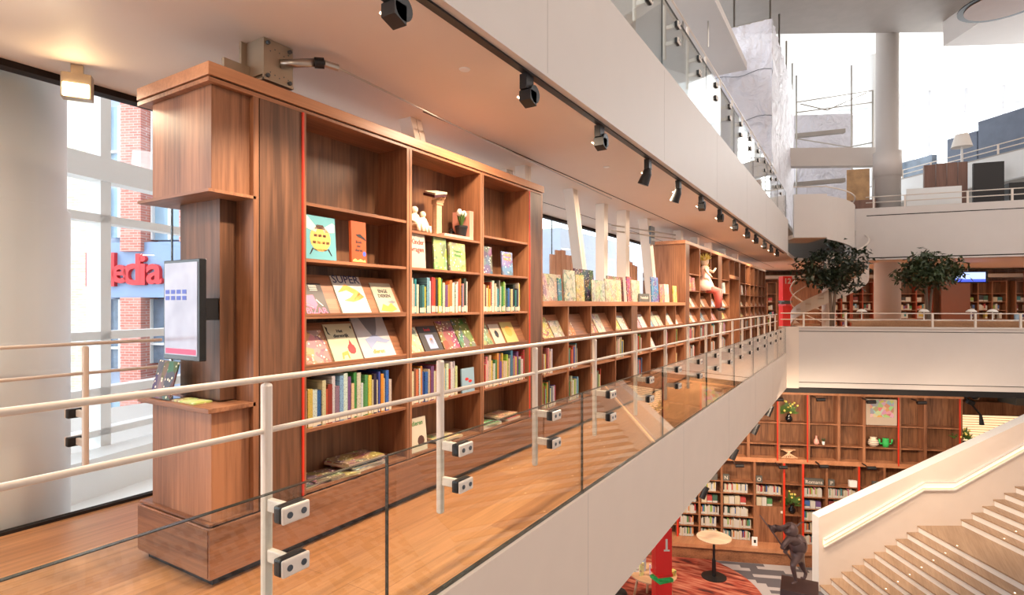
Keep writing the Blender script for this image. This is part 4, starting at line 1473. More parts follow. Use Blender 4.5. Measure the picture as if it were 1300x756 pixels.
# doll on the far bookcase
dy = yat(893, XF)
dl = thing('fairy_doll', 'seated fairy doll in a pale pink dress on the far bookcase', 'doll', (XF + .05, 11.6, 1.65))
dz = 1.62
MB().lathe((XF + .02, 11.6, dz), [(.20, 0), (.17, .12), (.09, .30), (.075, .40), (.09, .46), (.05, .5)], 18).build('dress', plain('pale_pink_cloth', (240, 196, 180), .8), dl, smooth=True)
MB().ball((XF + .02, 11.6, dz + .58), .085, 14).build('head', M['cream'], dl, smooth=True)
hr = MB()
for q in range(26):
    a = random.uniform(0, 2 * PI)
    e_ = random.uniform(.1, 1.3)
    dv = Vector((math.cos(a) * math.cos(e_), math.sin(a) * math.cos(e_), math.sin(e_)))
    c_ = Vector((XF + .02, 11.6, dz + .60))
    hr.tube([c_ + dv * .07, c_ + dv * .16], .012, 5, rads=[.02, .004])
hr.build('hair', M['yellow'], dl)
ar = MB()
ar.tube([(XF + .04, 11.66, dz + .44), (XF + .14, 11.80, dz + .38), (XF + .16, 11.95, dz + .46)], .02, 8, rads=[.03, .025, .018])
ar.tube([(XF + .04, 11.54, dz + .44), (XF + .12, 11.44, dz + .34), (XF + .18, 11.5, dz + .26)], .02, 8, rads=[.03, .025, .018])
ar.build('arms', M['cream'], dl, smooth=True)
for s_ in (-.07, .09):
    MB().tube([(XF + .08, 11.62 + s_, dz + .04), (XF + .26, 11.66 + s_, dz - .02), (XF + .27, 11.7 + s_, dz - .34)], .04, 10, rads=[.09, .085, .05]).build('leg', plain('coral_cloth', (226, 110, 100), .8), dl, smooth=True)
    MB().ball((XF + .31, 11.72 + s_, dz - .37), .05, 10, (1.4, .8, .7)).build('shoe', M['black'], dl, smooth=True)
wg = MB()
for k in range(6):
    a = R(20 + 22 * k)
    c_ = Vector((XF + .0, 11.85, dz + .42))
    wg.tube([c_, c_ + Vector((.02, math.cos(a) * .22, math.sin(a) * .22))], .01, 5, rads=[.014, .004])
wg.build('wand_rays', M['yellow'], dl)

# ================================================================== POSTS, PLANKS BEHIND THE LOW BOOKCASE
def post(name, p0, p1, wdt, label, group='white steel posts behind the bookcases'):
    p0, p1 = Vector(p0), Vector(p1)
    m = MB()
    h = wdt / 2
    for s_ in (-1, 1):      # two flanges with a slot between
        c0, c1 = p0 + Vector((0, s_ * h * .55, 0)), p1 + Vector((0, s_ * h * .55, 0))
        m.hexa([tuple(c0 + Vector(v)) for v in ((-h, -h * .5, 0), (h, -h * .5, 0), (h, h * .5, 0), (-h, h * .5, 0))] + [tuple(c1 + Vector(v)) for v in ((-h, -h * .5, 0), (h, -h * .5, 0), (h, h * .5, 0), (-h, h * .5, 0))])
    m.box(p0.x - h * .6, p0.x + h * .6, p0.y - h * 1.2, p0.y + h * 1.2, p0.z, p0.z + .02)
    o = m.build(name, M['white_steel'], loc=tuple(p0))
    return tag(o, label, 'post', group)


def yx(px, x):
    return yat(px, x)


xp_ = -3.04
post('white_post', (xp_, yx(757, xp_), 0), (xp_, yx(724, xp_), ZC), .13, 'white post leaning away to the right, nearest behind the low bookcase')
post('white_post', (xp_ - .06, yx(764, xp_ - .06), 0), (xp_ - .06, yx(764, xp_ - .06), ZC), .13, 'upright white post left of the other upright one behind the low bookcase')
post('white_post', (xp_, yx(791, xp_), 0), (xp_, yx(791, xp_), ZC), .15, 'upright white post right of the other upright one behind the low bookcase')
post('white_post', (xp_, yx(838, xp_), 0), (xp_, yx(818, xp_), ZC), .16, 'leaning white post with cable rods, beside the end of the far bookcase')
for k, (px_, l_) in enumerate(((526, 'short white post end above the cornice of the second bay'), (664, 'short white post end above the right end of the tall cornice'), (641, 'smaller white post end left of the one at the right end of the tall cornice'))):
    x_ = -2.95 if k < 2 else -3.2
    y_ = yx(px_, x_)
    post('white_post', (x_, y_ + (.05 if k == 0 else 0), 2.50), (x_, y_ - (.05 if k == 0 else 0), ZC), .12, l_)
for k, y_ in enumerate((11.0, 12.3, 13.6, 15.2, 17)):
    post('white_post', (-2.95, y_, 2.50), (-2.95, y_, ZC), .15, '%s of the short white posts above the far bookcase' % ['nearest', 'second', 'third', 'fourth', 'farthest'][k])
# planks
for g0, g1, x_, nm in ((697, 740, -3.7, 'left group'), (792, 808, -3.55, 'right group')):
    ya, yb_ = yx(g0, x_), yx(g1, x_)
    n = 7 if g0 == 697 else 5
    for k in range(n):
        y_ = ya + (yb_ - ya) * k / n
        o_ = MB().box(x_, x_ + .025, y_ + .008, y_ + (yb_ - ya) / n - .012, 0, 2.10 + random.uniform(-.06, .05)).build('plank', M['planks'], loc=(x_, y_, 0))
        tag(o_, '%s rough vertical plank of the %s behind the low bookcase' % (ORD[k], nm), 'plank', 'rough upright planks by the window')

# steel bracket and tension rod under the ceiling above the tall bookcase
xb_ = -2.70
yb_ = 1.95
SB = Fr(*[0, 0, 0])
br_ = thing('steel_bracket', 'galvanised steel bracket plate with bolts under the ceiling above the tall bookcase', 'bracket', (xb_, yat(340, xb_), 2.55))
ya, yb2 = yat(333, xb_), yat(370, xb_)
MB().box(xb_, xb_ + .012, ya, yb2, 2.55, 2.775).build('plate', M['galv'], br_)
MB().box(xb_ - .14, xb_, ya, ya + .012, 2.58, 2.775).build('side_plate', M['galv'], br_)
MB().box(xb_ - .16, xb_ - .14, ya - .03, yb2, 2.53, 2.775).build('rear_plate', M['galv'], br_)
MB().box(xb_ - .12, xb_ + .02, ya, yb2, 2.55, 2.562).build('flange', M['galv'], br_)
MB().box(xb_ - .13, xb_ - .11, yat(283, xb_ - .12), ya, 2.51, 2.64).build('rear_plate', M['galv'], br_)
bl = MB()
for yy in (ya + .02, yb2 - .025):
    for zz in (2.575, 2.75):
        bl.tube([(xb_ + .012, yy, zz), (xb_ + .028, yy, zz)], .011, 6)
for q in range(10):
    bl.tube([(xb_ + .012, ya + .04 + (q % 5) * .028, 2.60 + (q // 5) * .13 - (q % 3) * .008), (xb_ + .0125, ya + .04 + (q % 5) * .028, 2.60 + (q // 5) * .13 - (q % 3) * .008)], .004, 6)
bl.build('bolts', M['bolt'], br_)
r0_ = Vector((xb_ + .015, ya + .1, 2.665))
r1_ = Vector((xb_ + .12, yb2 + .06, 2.70))
rod = thing('tension_rod', 'thin steel tension rod with turnbuckle running under the ceiling from the bracket', 'rod', tuple(r0_))
MB().tube([r0_, r1_], .024, 12).build('sleeve', M['steel'], rod, smooth=True)
MB().tube([r1_, r1_ + Vector((.03, .04, .004))], .03, 12).build('collar', M['black'], rod)
MB().tube([r1_ + Vector((.03, .04, .004)), r1_ + Vector((.05, .12, .004))], .02, 8).build('turnbuckle', M['steel'], rod)
MB().tube([r1_ + Vector((.05, .12, .004)), (-2.62, 3.4, 2.72), (-2.75, 7.0, 2.74)], .006, 6).build('cable', M['steel'], rod, smooth=True)
rt = thing('cable_clamp', 'dark steel clamp with two thin rods round the leaning post by the far bookcase', 'clamp', (xp_, yx(821, xp_), 2.5))
yc_ = yx(820, xp_)
MB().tube([(xp_, yc_ - 1.6, 2.42), (xp_ + .25, yc_ + .9, 2.53)], .012, 6).build('rod', M['steel'], rt)
MB().tube([(xp_, yc_ - 1.6, 2.50), (xp_ + .25, yc_ + .9, 2.60)], .012, 6).build('rod', M['steel'], rt)
MB().box(xp_ + .09, xp_ + .12, yc_ - .1, yc_ + .1, 2.36, 2.66).build('clamp_plate', M['bolt'], rt)

# ================================================================== TRACK SPOTS
sp_px = [(493, 1.82), (665, 2.997), (758, 4.147), (820, 5.359), (859, 6.459), (888, 7.557), (912, 8.74), (931, 9.936), (947, 11.19), (958, 12.24), (969, 13.48), (0, 14.6), (0, 15.8)]
for k, (_, y_) in enumerate(sp_px):
    xs = -1.73
    rnk = ['nearest', 'second nearest', 'third', 'fourth', 'fifth', 'sixth', 'seventh', 'eighth', 'ninth', 'tenth', 'eleventh', 'twelfth', 'farthest'][k]
    t = thing('track_spotlight', 'black track spotlight on the ceiling edge, %s from the camera' % rnk, 'spotlight', (xs, y_, ZC - .02), 'black track spotlights along the ceiling edge')
    MB().box(xs - .025, xs + .025, y_ - .045, y_ + .045, 2.665, 2.757).build('driver_box', M['black'], t, bevel=.003)
    # drum head tilted down towards the shelves
    ax0 = Vector((xs + .03, y_ + .06, 2.70))
    ax1 = Vector((xs - .07, y_ + .04, 2.595))
    if k not in (3, 4):
        dr = MB()
        dr.tube([(xs - .035, y_ + .03, 2.645), (xs + .045, y_ + .03, 2.645)], .055, 20)
        dr.hexa([(xs - .035, y_ - .03, 2.60), (xs + .045, y_ - .03, 2.60), (xs + .045, y_ + .045, 2.575), (xs - .035, y_ + .045, 2.575),
                 (xs - .035, y_ - .03, 2.66), (xs + .045, y_ - .03, 2.66), (xs + .045, y_ + .045, 2.66), (xs - .035, y_ + .045, 2.66)])
        dr.build('lamp_head', M['black'], t)
    else:
        MB().tube([(xs, y_, 2.68), (xs - .01, y_, 2.62), (xs - .05, y_, 2.52)], .04, 16, rads=[.03, .045, .055]).build('lamp_head', M['black'], t, smooth=False)
    MB().tube([(xs - .036, y_ + .01, 2.625), (xs - .042, y_ + .01, 2.617)], .035, 16).build('lens', M['lampsmall'], t)
    if k < 12:
        l = light('spot', 'SPOT', (xs - .075, y_ + .01, 2.55), (XF - .05, y_, .75), 110 if k > 0 else 88, (1, .80, .58), spot_size=R(92), spot_blend=.7, shadow_soft_size=.03)
# flood lamp by the window
fx, fy = XW + .18, .55
q_ = pt(98, 128, 3.35)
fx, fy = q_.x, q_.y
fl_ = thing('flood_lamp', 'glaring floodlight hanging under the ceiling in front of the street window', 'lamp', (fx, fy, 2.7))
def turned(*b):
    m = MB()
    m.T = Matrix.Translation((fx, fy, 0)) @ Matrix.Rotation(R(58), 4, 'Z')
    return m.box(*b)
turned(-.075, .075, -.03, .04, 2.57, 2.72).build('housing', M['galv'], fl_, bevel=.005)
turned(-.03, .03, -.01, .02, 2.72, ZC).build('bracket', M['galv'], fl_)
turned(-.062, .062, -.036, -.03, 2.58, 2.655).build('lamp_face', M['lampwarm'], fl_)
light('flood', 'SPOT', (fx + .02, fy - .05, 2.6), (-1.9, -.5, .3), 60, (1, .8, .55), spot_size=R(120), spot_blend=.6, shadow_soft_size=.05)
# little ceiling fittings
for k, (px_, py_) in enumerate(((590, 88), (770, 212), (640, 330))):
    if k == 2:
        break
    X_ = None
    d_ = F_PX * (EYE - ZC) / (py_ - 386.5)
    q_ = pt(px_, py_, d_)
    tag(MB().lathe((q_.x, q_.y, ZC - .006), [(.03, 0), (.035, .006)], 20).build('sprinkler_rose', M['white'], loc=(q_.x, q_.y, ZC)), 'flush white ceiling rose %s' % ('nearer the camera' if k == 0 else 'farther along, left of the third spotlight'), 'ceiling fitting')

# ================================================================== FIRE-FLOOR FURNITURE BEHIND THE CROSS BALCONY
t = thing('long_counter', 'long brown wooden counter behind the cross balcony rail', 'counter', tuple(CR.p(3, .7, 0)))
ua, ub = CR.u(1078, .55), 14
CW = wood('counter_wood', (150, 108, 76), (180, 136, 100), 'X')
MB(CR).box(ua, ub, .5, 1.2, .84, .89).build('counter_top', CW, t)
MB(CR).box(ua + .05, ub, .5, .54, .0, .84).build('front_panel', CW, t)
for k, px_ in enumerate((1094, 1173, 1233, 1260)):
    u_ = CR.u(px_, .9)
    b_ = CR.p(u_, .9, .89)
    l_ = thing('table_lamp', 'small white mushroom lamp on the long counter, %s' % ['leftmost, below the larger tree', 'second, below the smaller tree', 'third, below the blue display', 'rightmost of the four'][k], 'lamp', tuple(b_), 'mushroom lamps on the counter')
    MB(CR).lathe((u_, .9, .89), [(.08, 0), (.08, .01), (.014, .015), (.012, .26), (.02, .27)], 14).build('stem', M['white'], l_)
    MB(CR).lathe((u_, .9, 1.13), [(.13, 0), (.12, .03), (.07, .07), (.01, .085)], 18).build('shade', M['lampshade'], l_, smooth=True)
tag(MB(CR).box(CR.u(1288, .9), CR.u(1295, .9), .86, .92, .89, 1.08).build('glass_jar', M['ext_glass'], loc=tuple(CR.p(CR.u(1290, .9), .9, .89))), 'small grey glass jar at the right end of the long counter', 'jar')

# big round column through the atrium
dcol = 19.3
cx_, cy_ = rd((1126.5 - 650) / F_PX * dcol, dcol)
rc = 14.5 / F_PX * dcol
zs = EYE - (203 - 386.5) / F_PX * dcol
cl = MB().lathe((cx_, cy_, 0), [(rc, 0), (rc, zs - .6), (rc + .03, zs - .6), (rc + .03, zs + .25), (rc - .05, zs + .26), (rc - .05, 11.2)], 48)
o = struct('column_2', cl, M['paint2'])
for p in o.data.polygons:
    p.use_smooth = abs(p.normal.z) < .5
cx3, cy3 = rd((1109 - 650) / F_PX * 24, 24)
o = struct('column_3', MB().lathe((cx3, cy3, 0), [(.18, 3.7), (.18, 12)], 24), M['white'])

# white beam from column to the sheeted scaffold
BM = Fr((1003 - 650) / F_PX * 20.0, 20.0, 92)
zt, zbm = BM.z(1003, 188), BM.z(1003, 211)
struct('beam_1', MB(BM).box(-.2, BM.u(1113), 0, .35, zbm, zt), M['paint2'])

# roof: soffit with round opening at the right, far bright ceiling and glazed wall
roof = MB().prism([rd(4, 13.5), rd(30, 13.5), rd(30, 18.6), rd(4, 19.1)], 10.5, 10.9)
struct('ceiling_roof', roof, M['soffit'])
RW = Fr((1226 - 650) / F_PX * 17.2, 17.2, 94)
rp = MB(RW)
rp.box(0, 10, -4, 1.0, 9.7, 10.5)
struct('ceiling_dropped', rp, M['paint2'])
q_ = pt(1273, 4, 15.6)
ring = MB()
zr = 9.69
for k in range(1):
    ring.lathe((q_.x, q_.y, zr - .03), [(1.0, 0), (1.0, .03)], 40)
struct('skylight_recess', ring, plain('recess_dark', (24, 20, 18), .5))
struct('skylight_glow', MB().lathe((q_.x, q_.y, zr - .045), [(.85, 0), (.85, .014)], 40), plain('recess_liner', (150, 110, 84), .5))  # plain brown disc inside the dark ring
struct('ceiling_far', MB().prism([rd(-2, 21.5), rd(34, 19.5), rd(34, 34), rd(-2, 34)], 12.2, 12.5), M['white'])
FW = Fr((1140 - 650) / F_PX * 29, 29, 104)
struct('wall_far', MB(FW).box(-11, 1.5, 2, 2.3, 0, 13), M['white'])
struct('window_9', MB(FW).box(-4, 14, 0, .03, 7.6, 12.1), M['glass_win'])
wm = MB(FW)
for px_ in (1141, 1180, 1226, 1274, 1320):
    u_ = FW.u(px_)
    wm.box(u_ - .05, u_ + .05, -.1, .02, 7.6, 12.2)
for py_ in (141, 147):
    z_ = FW.z(1141, py_)
    wm.box(-4, 14, -.08, .02, z_ - .04, z_ + .04)
struct('trim_20', wm, plain('pale_mullion', (206, 206, 210), .5))
# third-level gallery along the right
pa, pb = pt(1300, 189, 18), pt(1140, 228.6, 22.6)
zz_ = 6.34
g3 = MB()
dv = Vector((pb.x - pa.x, pb.y - pa.y, 0))
a2, b2 = Vector((pa.x, pa.y, 0)) - dv * .6, Vector((pb.x, pb.y, 0)) + dv * .5
nrm = Vector((dv.y, -dv.x, 0)).normalized()
if nrm.dot(Vector(rd(1, 0) + (0,))) < 0:
    nrm = -nrm
def strip(mb, p, q, n, t0, t1, z0, z1):
    mb.prism([(p + n * t0)[:2], (q + n * t0)[:2], (q + n * t1)[:2], (p + n * t1)[:2]], z0, z1)
strip(g3, a2, b2, nrm, 0, .2, 5.45, 6.34)
struct('wall_gallery_upper', g3, M['white'])
g3 = MB()
strip(g3, a2, b2, nrm, -.01, 0, 6.33, 6.37)
struct('trim_21', g3, M['soffit'])
g3 = MB()
strip(g3, a2, b2, nrm, .2, 6, 5.5, 5.75)
struct('floor_gallery_upper', g3, M['soffit'])
t = thing('upper_railing', 'white double rail on the highest gallery at the right', 'railing', tuple(a2 + nrm * .1 + Vector((0, 0, 6.34))))
for z_ in (6.72, 6.55):
    MB().tube([a2 + nrm * .1 + Vector((0, 0, z_)), b2 + nrm * .1 + Vector((0, 0, z_))], .02, 8).build('rail', M['white_steel'], t, smooth=True)
for k in range(9):
    p_ = a2.lerp(b2, k / 8) + nrm * .1
    MB().box(p_.x - .025, p_.x + .025, p_.y - .025, p_.y + .025, 6.34, 6.72).build('post', M['white_steel'], t)
def gal_panel(pxa, pxb, dd, ylow, yhi_a, yhi_b, mat, name, label):
    a, b = pt(pxa, 386, dd), pt(pxb, 386, dd - .0)
    z0_ = EYE - (ylow - 386.5) / F_PX * dd
    za, zb_ = EYE - (yhi_a - 386.5) / F_PX * dd, EYE - (yhi_b - 386.5) / F_PX * dd
    bx, by = rd(0, 1)
    n = Vector((bx, by, 0)) * .35
    o = MB().hexa([(a.x, a.y, z0_), (b.x, b.y, z0_), (b.x + n.x, b.y + n.y, z0_), (a.x + n.x, a.y + n.y, z0_), (a.x, a.y, za), (b.x, b.y, zb_), (b.x + n.x, b.y + n.y, zb_), (a.x + n.x, a.y + n.y, za)]).build(name, M[mat], loc=(a.x, a.y, z0_))
    return tag(o, label, 'panel', 'dark panels on the highest gallery')
# panels stand on the upper gallery floor (5.75)
for (pxa, pxb, frac, hh, mat, lab) in ((1145, 1183, 0, 1.5, 'ext_dark', 'grey blue glazed partition at the left of the highest gallery'), (1203, 1240, 0, 1.9, 'navy', 'dark blue cabinet in the middle of the highest gallery'), (1242, 1318, 0, 2.2, 'navy', 'large dark blue grey panel at the right of the highest gallery')):
    def on_line(px, off):
        t2 = (px - 650) / F_PX
        best = None
        for s_ in range(0, 401):
            p_ = a2.lerp(b2, s_ / 400) + nrm * off
            r_ = p_.x * CS + p_.y * SN
            d_ = -p_.x * SN + p_.y * CS
            e_ = abs(r_ / d_ - t2)
            if best is None or e_ < best[0]:
                best = (e_, p_)
        return best[1]
    A_, B_ = on_line(pxa, .9), on_line(pxb, .9)
    n_ = nrm * .25
    m_ = MB()
    m_.prism([A_[:2], B_[:2], (B_ + n_)[:2], (A_ + n_)[:2]], 5.75, 5.75 + hh)
    tag(m_.build('glazed_partition' if pxa == 1145 else ('blue_cabinet' if pxa == 1203 else 'large_board'), M[mat], loc=(A_.x, A_.y, 5.75)), lab, 'partition')

# second-level gallery furniture and rail
t = thing('gallery_railing', 'white double rail on the middle gallery at the right', 'railing', tuple(G2.p(0, .1, 4.46)))
for z_ in (4.83, 4.65):
    MB(G2).tube([(g_l, .1, z_), (9, .1, z_)], .016, 8).build('rail', M['white_steel'], t, smooth=True)
for px_ in (1110, 1150, 1230, 1287, 1340):
    u_ = G2.u(px_)
    MB(G2).box(u_ - .025, u_ + .025, .08, .12, 4.46, 4.83).build('post', M['white_steel'], t)
struct('floor_gallery', MB(G2).box(g_l - 3, 9, .2, 9, 3.735, 3.76), M['soffit'])


def gbox(fr, pxa, pxb, v, th, z0, ytop, mat, name, label, cat, group=None):
    u0, u1 = fr.u(pxa, v), fr.u(pxb, v)
    z1 = EYE - (ytop - 386.5) / F_PX * fr.depth((u0 + u1) / 2, v)
    o = MB(fr).box(u0, u1, v, v + th, z0, z1).build(name, M[mat], loc=tuple(fr.p(u0, v, z0)))
    return tag(o, label, cat, group)


gbox(G2, 1075, 1104, 1.6, .03, 3.76, 215, 'osb', 'strand_board_sheet', 'tall sheet of pale strand board standing on the middle gallery left of the column', 'board')
lk = thing('locker_wall', 'brown wooden screen of four boards on the middle gallery', 'screen', tuple(G2.p(G2.u(1175, 1.6), 1.6, 3.76)))
us = [G2.u(p_, 1.6) for p_ in (1173, 1188, 1202, 1216, 1229)]
for k in range(4):
    z1 = EYE - ((210, 208, 207, 206)[k] - 386.5) / F_PX * G2.depth(us[k], 1.6)
    MB(G2).box(us[k] + .01, us[k + 1] - .01, 1.6, 1.75, 3.76, z1).build('board', M['brownlocker'], lk)
gbox(G2, 1151, 1221, .9, .06, 3.76, 238, 'white', 'white_partition', 'low white partition in front of the brown screen on the middle gallery', 'partition')
bp_ = gbox(G2, 1236, 1275, 1.4, .12, 3.76, 206, 'black', 'black_board', 'tall black framed board on the middle gallery', 'board')
gbox(G2, 1281, 1320, 1.4, .6, 3.76, 231, 'black', 'black_cabinet', 'low black cabinet at the right edge of the middle gallery', 'cabinet')
gbox(G2, 1080, 1112, 1.2, .3, 3.76, 254, 'brownlocker', 'low_shelf', 'low brown shelf beside the strand board on the middle gallery', 'shelf')
lp = G2.p(G2.u(1221, 2.2), 2.2, 3.76)
dlp = G2.depth(G2.u(1221, 2.2), 2.2)
zl0, zl1 = EYE + (386.5 - 187) / F_PX * dlp, EYE + (386.5 - 171) / F_PX * dlp
fl2 = thing('floor_lamp', 'tall floor lamp with a white conical shade on the middle gallery', 'lamp', tuple(lp))
MB().tube([lp, (lp.x, lp.y, zl0 + .1)], .035, 10).build('pole', M['white'], fl2)
MB().lathe((lp.x, lp.y, 3.76), [(.2, 0), (.2, .02), (.03, .03)], 20).build('base', M['white'], fl2)
MB().lathe((lp.x, lp.y, zl0), [(.30, 0), (.19, zl1 - zl0)], 24).build('shade', M['lampshade'], fl2)

# ------------------------------------------------------------------ spiral stair and landing
dS = 17.6
sc_ = pt(1052, 300, dS + .9)
landing = thing('spiral_stair', 'white curved stair with spiral balustrade behind the larger indoor tree', 'staircase', (sc_.x, sc_.y, 0))
LF = Fr((1008 - 650) / F_PX * 16.2, 16.2, 96)
zt_, zb_ = LF.z(1008, 247), LF.z(1008, 302)
MB(LF).box(0, LF.u(1050), 0, .08, zb_, zt_).build('landing_panel', M['paint2'], landing)
MB(LF).box(0, LF.u(1050), .08, 1.4, zb_ - .02, zb_ + .1).build('landing_floor', M['beech'], landing)
cv = MB()
u1_ = LF.u(1050)
pc = LF.p(u1_, 0, 0)
# curved parapet from the landing's right end turning away
pts = []
for k in range(15):
    a = k / 14 * R(100)
    rad = 1.2
    c_ = LF.p(u1_, rad, 0)
    q = LF.M.to_3x3() @ Vector((math.sin(a) * rad, -math.cos(a) * rad, 0))
    pts.append(c_ + q)
for p_, q_, k in zip(pts, pts[1:], range(14)):
    n = Vector((-(q_ - p_).y, (q_ - p_).x, 0)).normalized() * .06
    drop = .45 * (k / 14)
    cv.hexa([(p_.x, p_.y, zb_ - drop - .05), (q_.x, q_.y, zb_ - drop - .08), (q_.x + n.x, q_.y + n.y, zb_ - drop - .08), (p_.x + n.x, p_.y + n.y, zb_ - drop - .05),
             (p_.x, p_.y, zt_ - .06 - drop * .7), (q_.x, q_.y, zt_ - .08 - drop * .7), (q_.x + n.x, q_.y + n.y, zt_ - .08 - drop * .7), (p_.x + n.x, p_.y + n.y, zt_ - .06 - drop * .7)])
cv.build('curved_parapet', M['paint2'], landing)
MB().tube([LF.p(0, .04, zt_ + .22), LF.p(u1_, .04, zt_ + .22)] + [p_ + Vector((0, 0, zt_ + .2 - .35 * k / 14)) for k, p_ in enumerate(pts)], .02, 8).build('landing_rail', M['white_steel'], landing, smooth=True)
# helix down to the floor
hx = MB()
tr_ = MB()
hc = pt(1052, 380, 18.4)
R0, R1 = 1.12, .28
prev = None
rail = []
NH = 34
for k in range(NH + 1):
    f_ = k / NH
    a = R(20) - f_ * R(330) + math.atan2(SN, CS)
    z = 2.9 * (1 - f_)
    po_ = Vector((hc.x + math.cos(a) * R0, hc.y + math.sin(a) * R0, z))
    pi_ = Vector((hc.x + math.cos(a) * R1, hc.y + math.sin(a) * R1, z))
    rail.append(po_ + Vector((0, 0, .95)))
    if prev:
        a0, b0 = prev
        hx.hexa([tuple(a0 - Vector((0, 0, .28))), tuple(po_ - Vector((0, 0, .28))), tuple(po_ - Vector((0, 0, .28)) + (pi_ - po_).normalized() * .05), tuple(a0 - Vector((0, 0, .28)) + (b0 - a0).normalized() * .05),
                 tuple(a0 + Vector((0, 0, .12))), tuple(po_ + Vector((0, 0, .12))), tuple(po_ + Vector((0, 0, .12)) + (pi_ - po_).normalized() * .05), tuple(a0 + Vector((0, 0, .12)) + (b0 - a0).normalized() * .05)])
        if k % 2 == 0:
            zz = max(z, .05)
            tr_.hexa([(b0.x, b0.y, zz - .03), (a0.x, a0.y, zz - .03), (po_.x, po_.y, zz - .03), (pi_.x, pi_.y, zz - .03), (b0.x, b0.y, zz + .01), (a0.x, a0.y, zz + .01), (po_.x, po_.y, zz + .01), (pi_.x, pi_.y, zz + .01)])
    prev = (po_, pi_)
hx.build('stringer', M['paint'], landing, smooth=False)
tr_.build('treads', M['beech'], landing)
MB().tube(rail, .025, 8).build('handrail', M['white_steel'], landing, smooth=True)
MB().lathe((hc.x, hc.y, 0), [(.2, 0), (.2, 3)], 20).build('newel', M['paint'], landing, smooth=False)
for off_ in (.55,):
    MB().tube([p_ - Vector((0, 0, .4)) for p_ in rail], .014, 6).build('middle_rail', M['white_steel'], landing, smooth=True)

# ------------------------------------------------------------------ indoor trees
def tree(px_, d_, ytop, ybot, wpx, ybase, label, seed, tone):
    random.seed(seed)
    b = pt(px_, 386, d_)
    zt = EYE - (ytop - 386.5) / F_PX * d_
    zb_ = EYE - (ybot - 386.5) / F_PX * d_
    rad = wpx / 2 / F_PX * d_
    t = thing('indoor_tree', label, 'tree', (b.x, b.y, 0), 'indoor trees by the round column')
    tk = MB()
    zc = (zt + zb_) / 2
    for s_ in range(3):
        a = s_ * 2.1
        o_ = Vector((math.cos(a), math.sin(a), 0))
        tk.tube([Vector((b.x, b.y, .3)) + o_ * .02, Vector((b.x, b.y, 1.0)) + o_ * .03, Vector((b.x, b.y, zb_ + .2)) + o_ * .1, Vector((b.x, b.y, zc + .2)) + o_ * rad * .5], .04, 8, rads=[.05, .04, .035, .012])
    tk.build('trunk', M['bark'], t, smooth=True)
    MB().lathe((b.x, b.y, 0), [(.24, 0), (.30, .42), (.31, .45), (.27, .45), (.26, .40)], 24).build('planter', M['bark'], t)
    lf = MB()
    hz = (zt - zb_) / 2
    for c_ in range(60):
        a, e_ = random.uniform(0, 2 * PI), math.asin(random.uniform(-.85, 1))
        rr = random.uniform(.45, 1.0)
        cc = Vector((b.x + math.cos(a) * math.cos(e_) * rad * rr, b.y + math.sin(a) * math.cos(e_) * rad * rr, zc + math.sin(e_) * hz * rr * .95))
        for q in range(34):
            p_ = cc + Vector((random.gauss(0, .12), random.gauss(0, .12), random.gauss(0, .09)))
            dirn = Vector((random.uniform(-1, 1), random.uniform(-1, 1), random.uniform(-1.1, .2))).normalized()
            sd = dirn.cross(Vector((random.uniform(-1, 1), random.uniform(-1, 1), 1))).normalized() * .036
            L_ = random.uniform(.13, .21)
            vs = [lf.bm.verts.new(p_), lf.bm.verts.new(p_ + dirn * L_ * .5 + sd), lf.bm.verts.new(p_ + dirn * L_), lf.bm.verts.new(p_ + dirn * L_ * .5 - sd)]
            lf.bm.faces.new(vs)
    lf.build('foliage', M[tone], t)
tree(1056, 16.6, 303, 374, 78, 412, 'larger dark leafed indoor tree left of the round column', 3, 'darkleaf')
tree(1178, 16.6, 318, 374, 64, 412, 'smaller indoor tree right of the round column', 5, 'green')
random.seed(11)

# ------------------------------------------------------------------ back wall shelves on this level
def back_case(pxa, pxb, name, label, red=False, ytop=345, bays=3):
    u0, u1 = BK.u(pxa), BK.u(pxb)
    zt = 2.3
    t = thing(name, label, 'bookcase', tuple(BK.p(u0, 0, 0)), 'bookcases along the back wall')
    side = M['redtrim'] if red else M['walnut']
    MB(BK).box(u0, u1, .32, .34, 0, zt).build('back_panel', M['back'], t)
    wdt = (u1 - u0) / bays
    for k in range(bays + 1):
        u_ = u0 + wdt * k
        MB(BK).box(u_ - .02, u_ + .02, 0, .32, 0, zt).build('side_panel', side, t)
    for z_ in (.08, .42, .76, 1.1, 1.44, 1.78, 2.28):
        for k in range(bays):
            MB(BK).box(u0 + wdt * k + .02, u0 + wdt * (k + 1) - .02, 0, .32, z_ - .015, z_ + .01).build('shelf', M['walnut'], t)
    return u0, u1, wdt


STUFF = MB()
smats = [plain('spine_' + n.replace(' ', '_'), tuple(int(v * .9 + 20) for v in PAL[n]), .6) for n in PN]
def stuff_row(fr, u0, u1, v, z, hmin, hmax, tmin, tmax, pale=.5, gapp=.0):
    u_ = u0
    while u_ < u1 - tmax:
        th = random.uniform(tmin, tmax)
        if random.random() < gapp:
            u_ += th * (1 if th > .1 else 3)
            continue
        h = random.uniform(hmin, hmax)
        STUFF.T = fr.M
        STUFF.mi = random.choice((4, 5, 5)) if random.random() < pale else random.choices(range(len(PN)), PW)[0]
        STUFF.box(u_, u_ + th * .93, v, v + .14, z, z + h)
        if h > .15 and STUFF.mi not in (4, 5):
            STUFF.mi = 5
            STUFF.box(u_, u_ + th * .93, v - .002, v, z + .01, z + h * .3)
        u_ += th


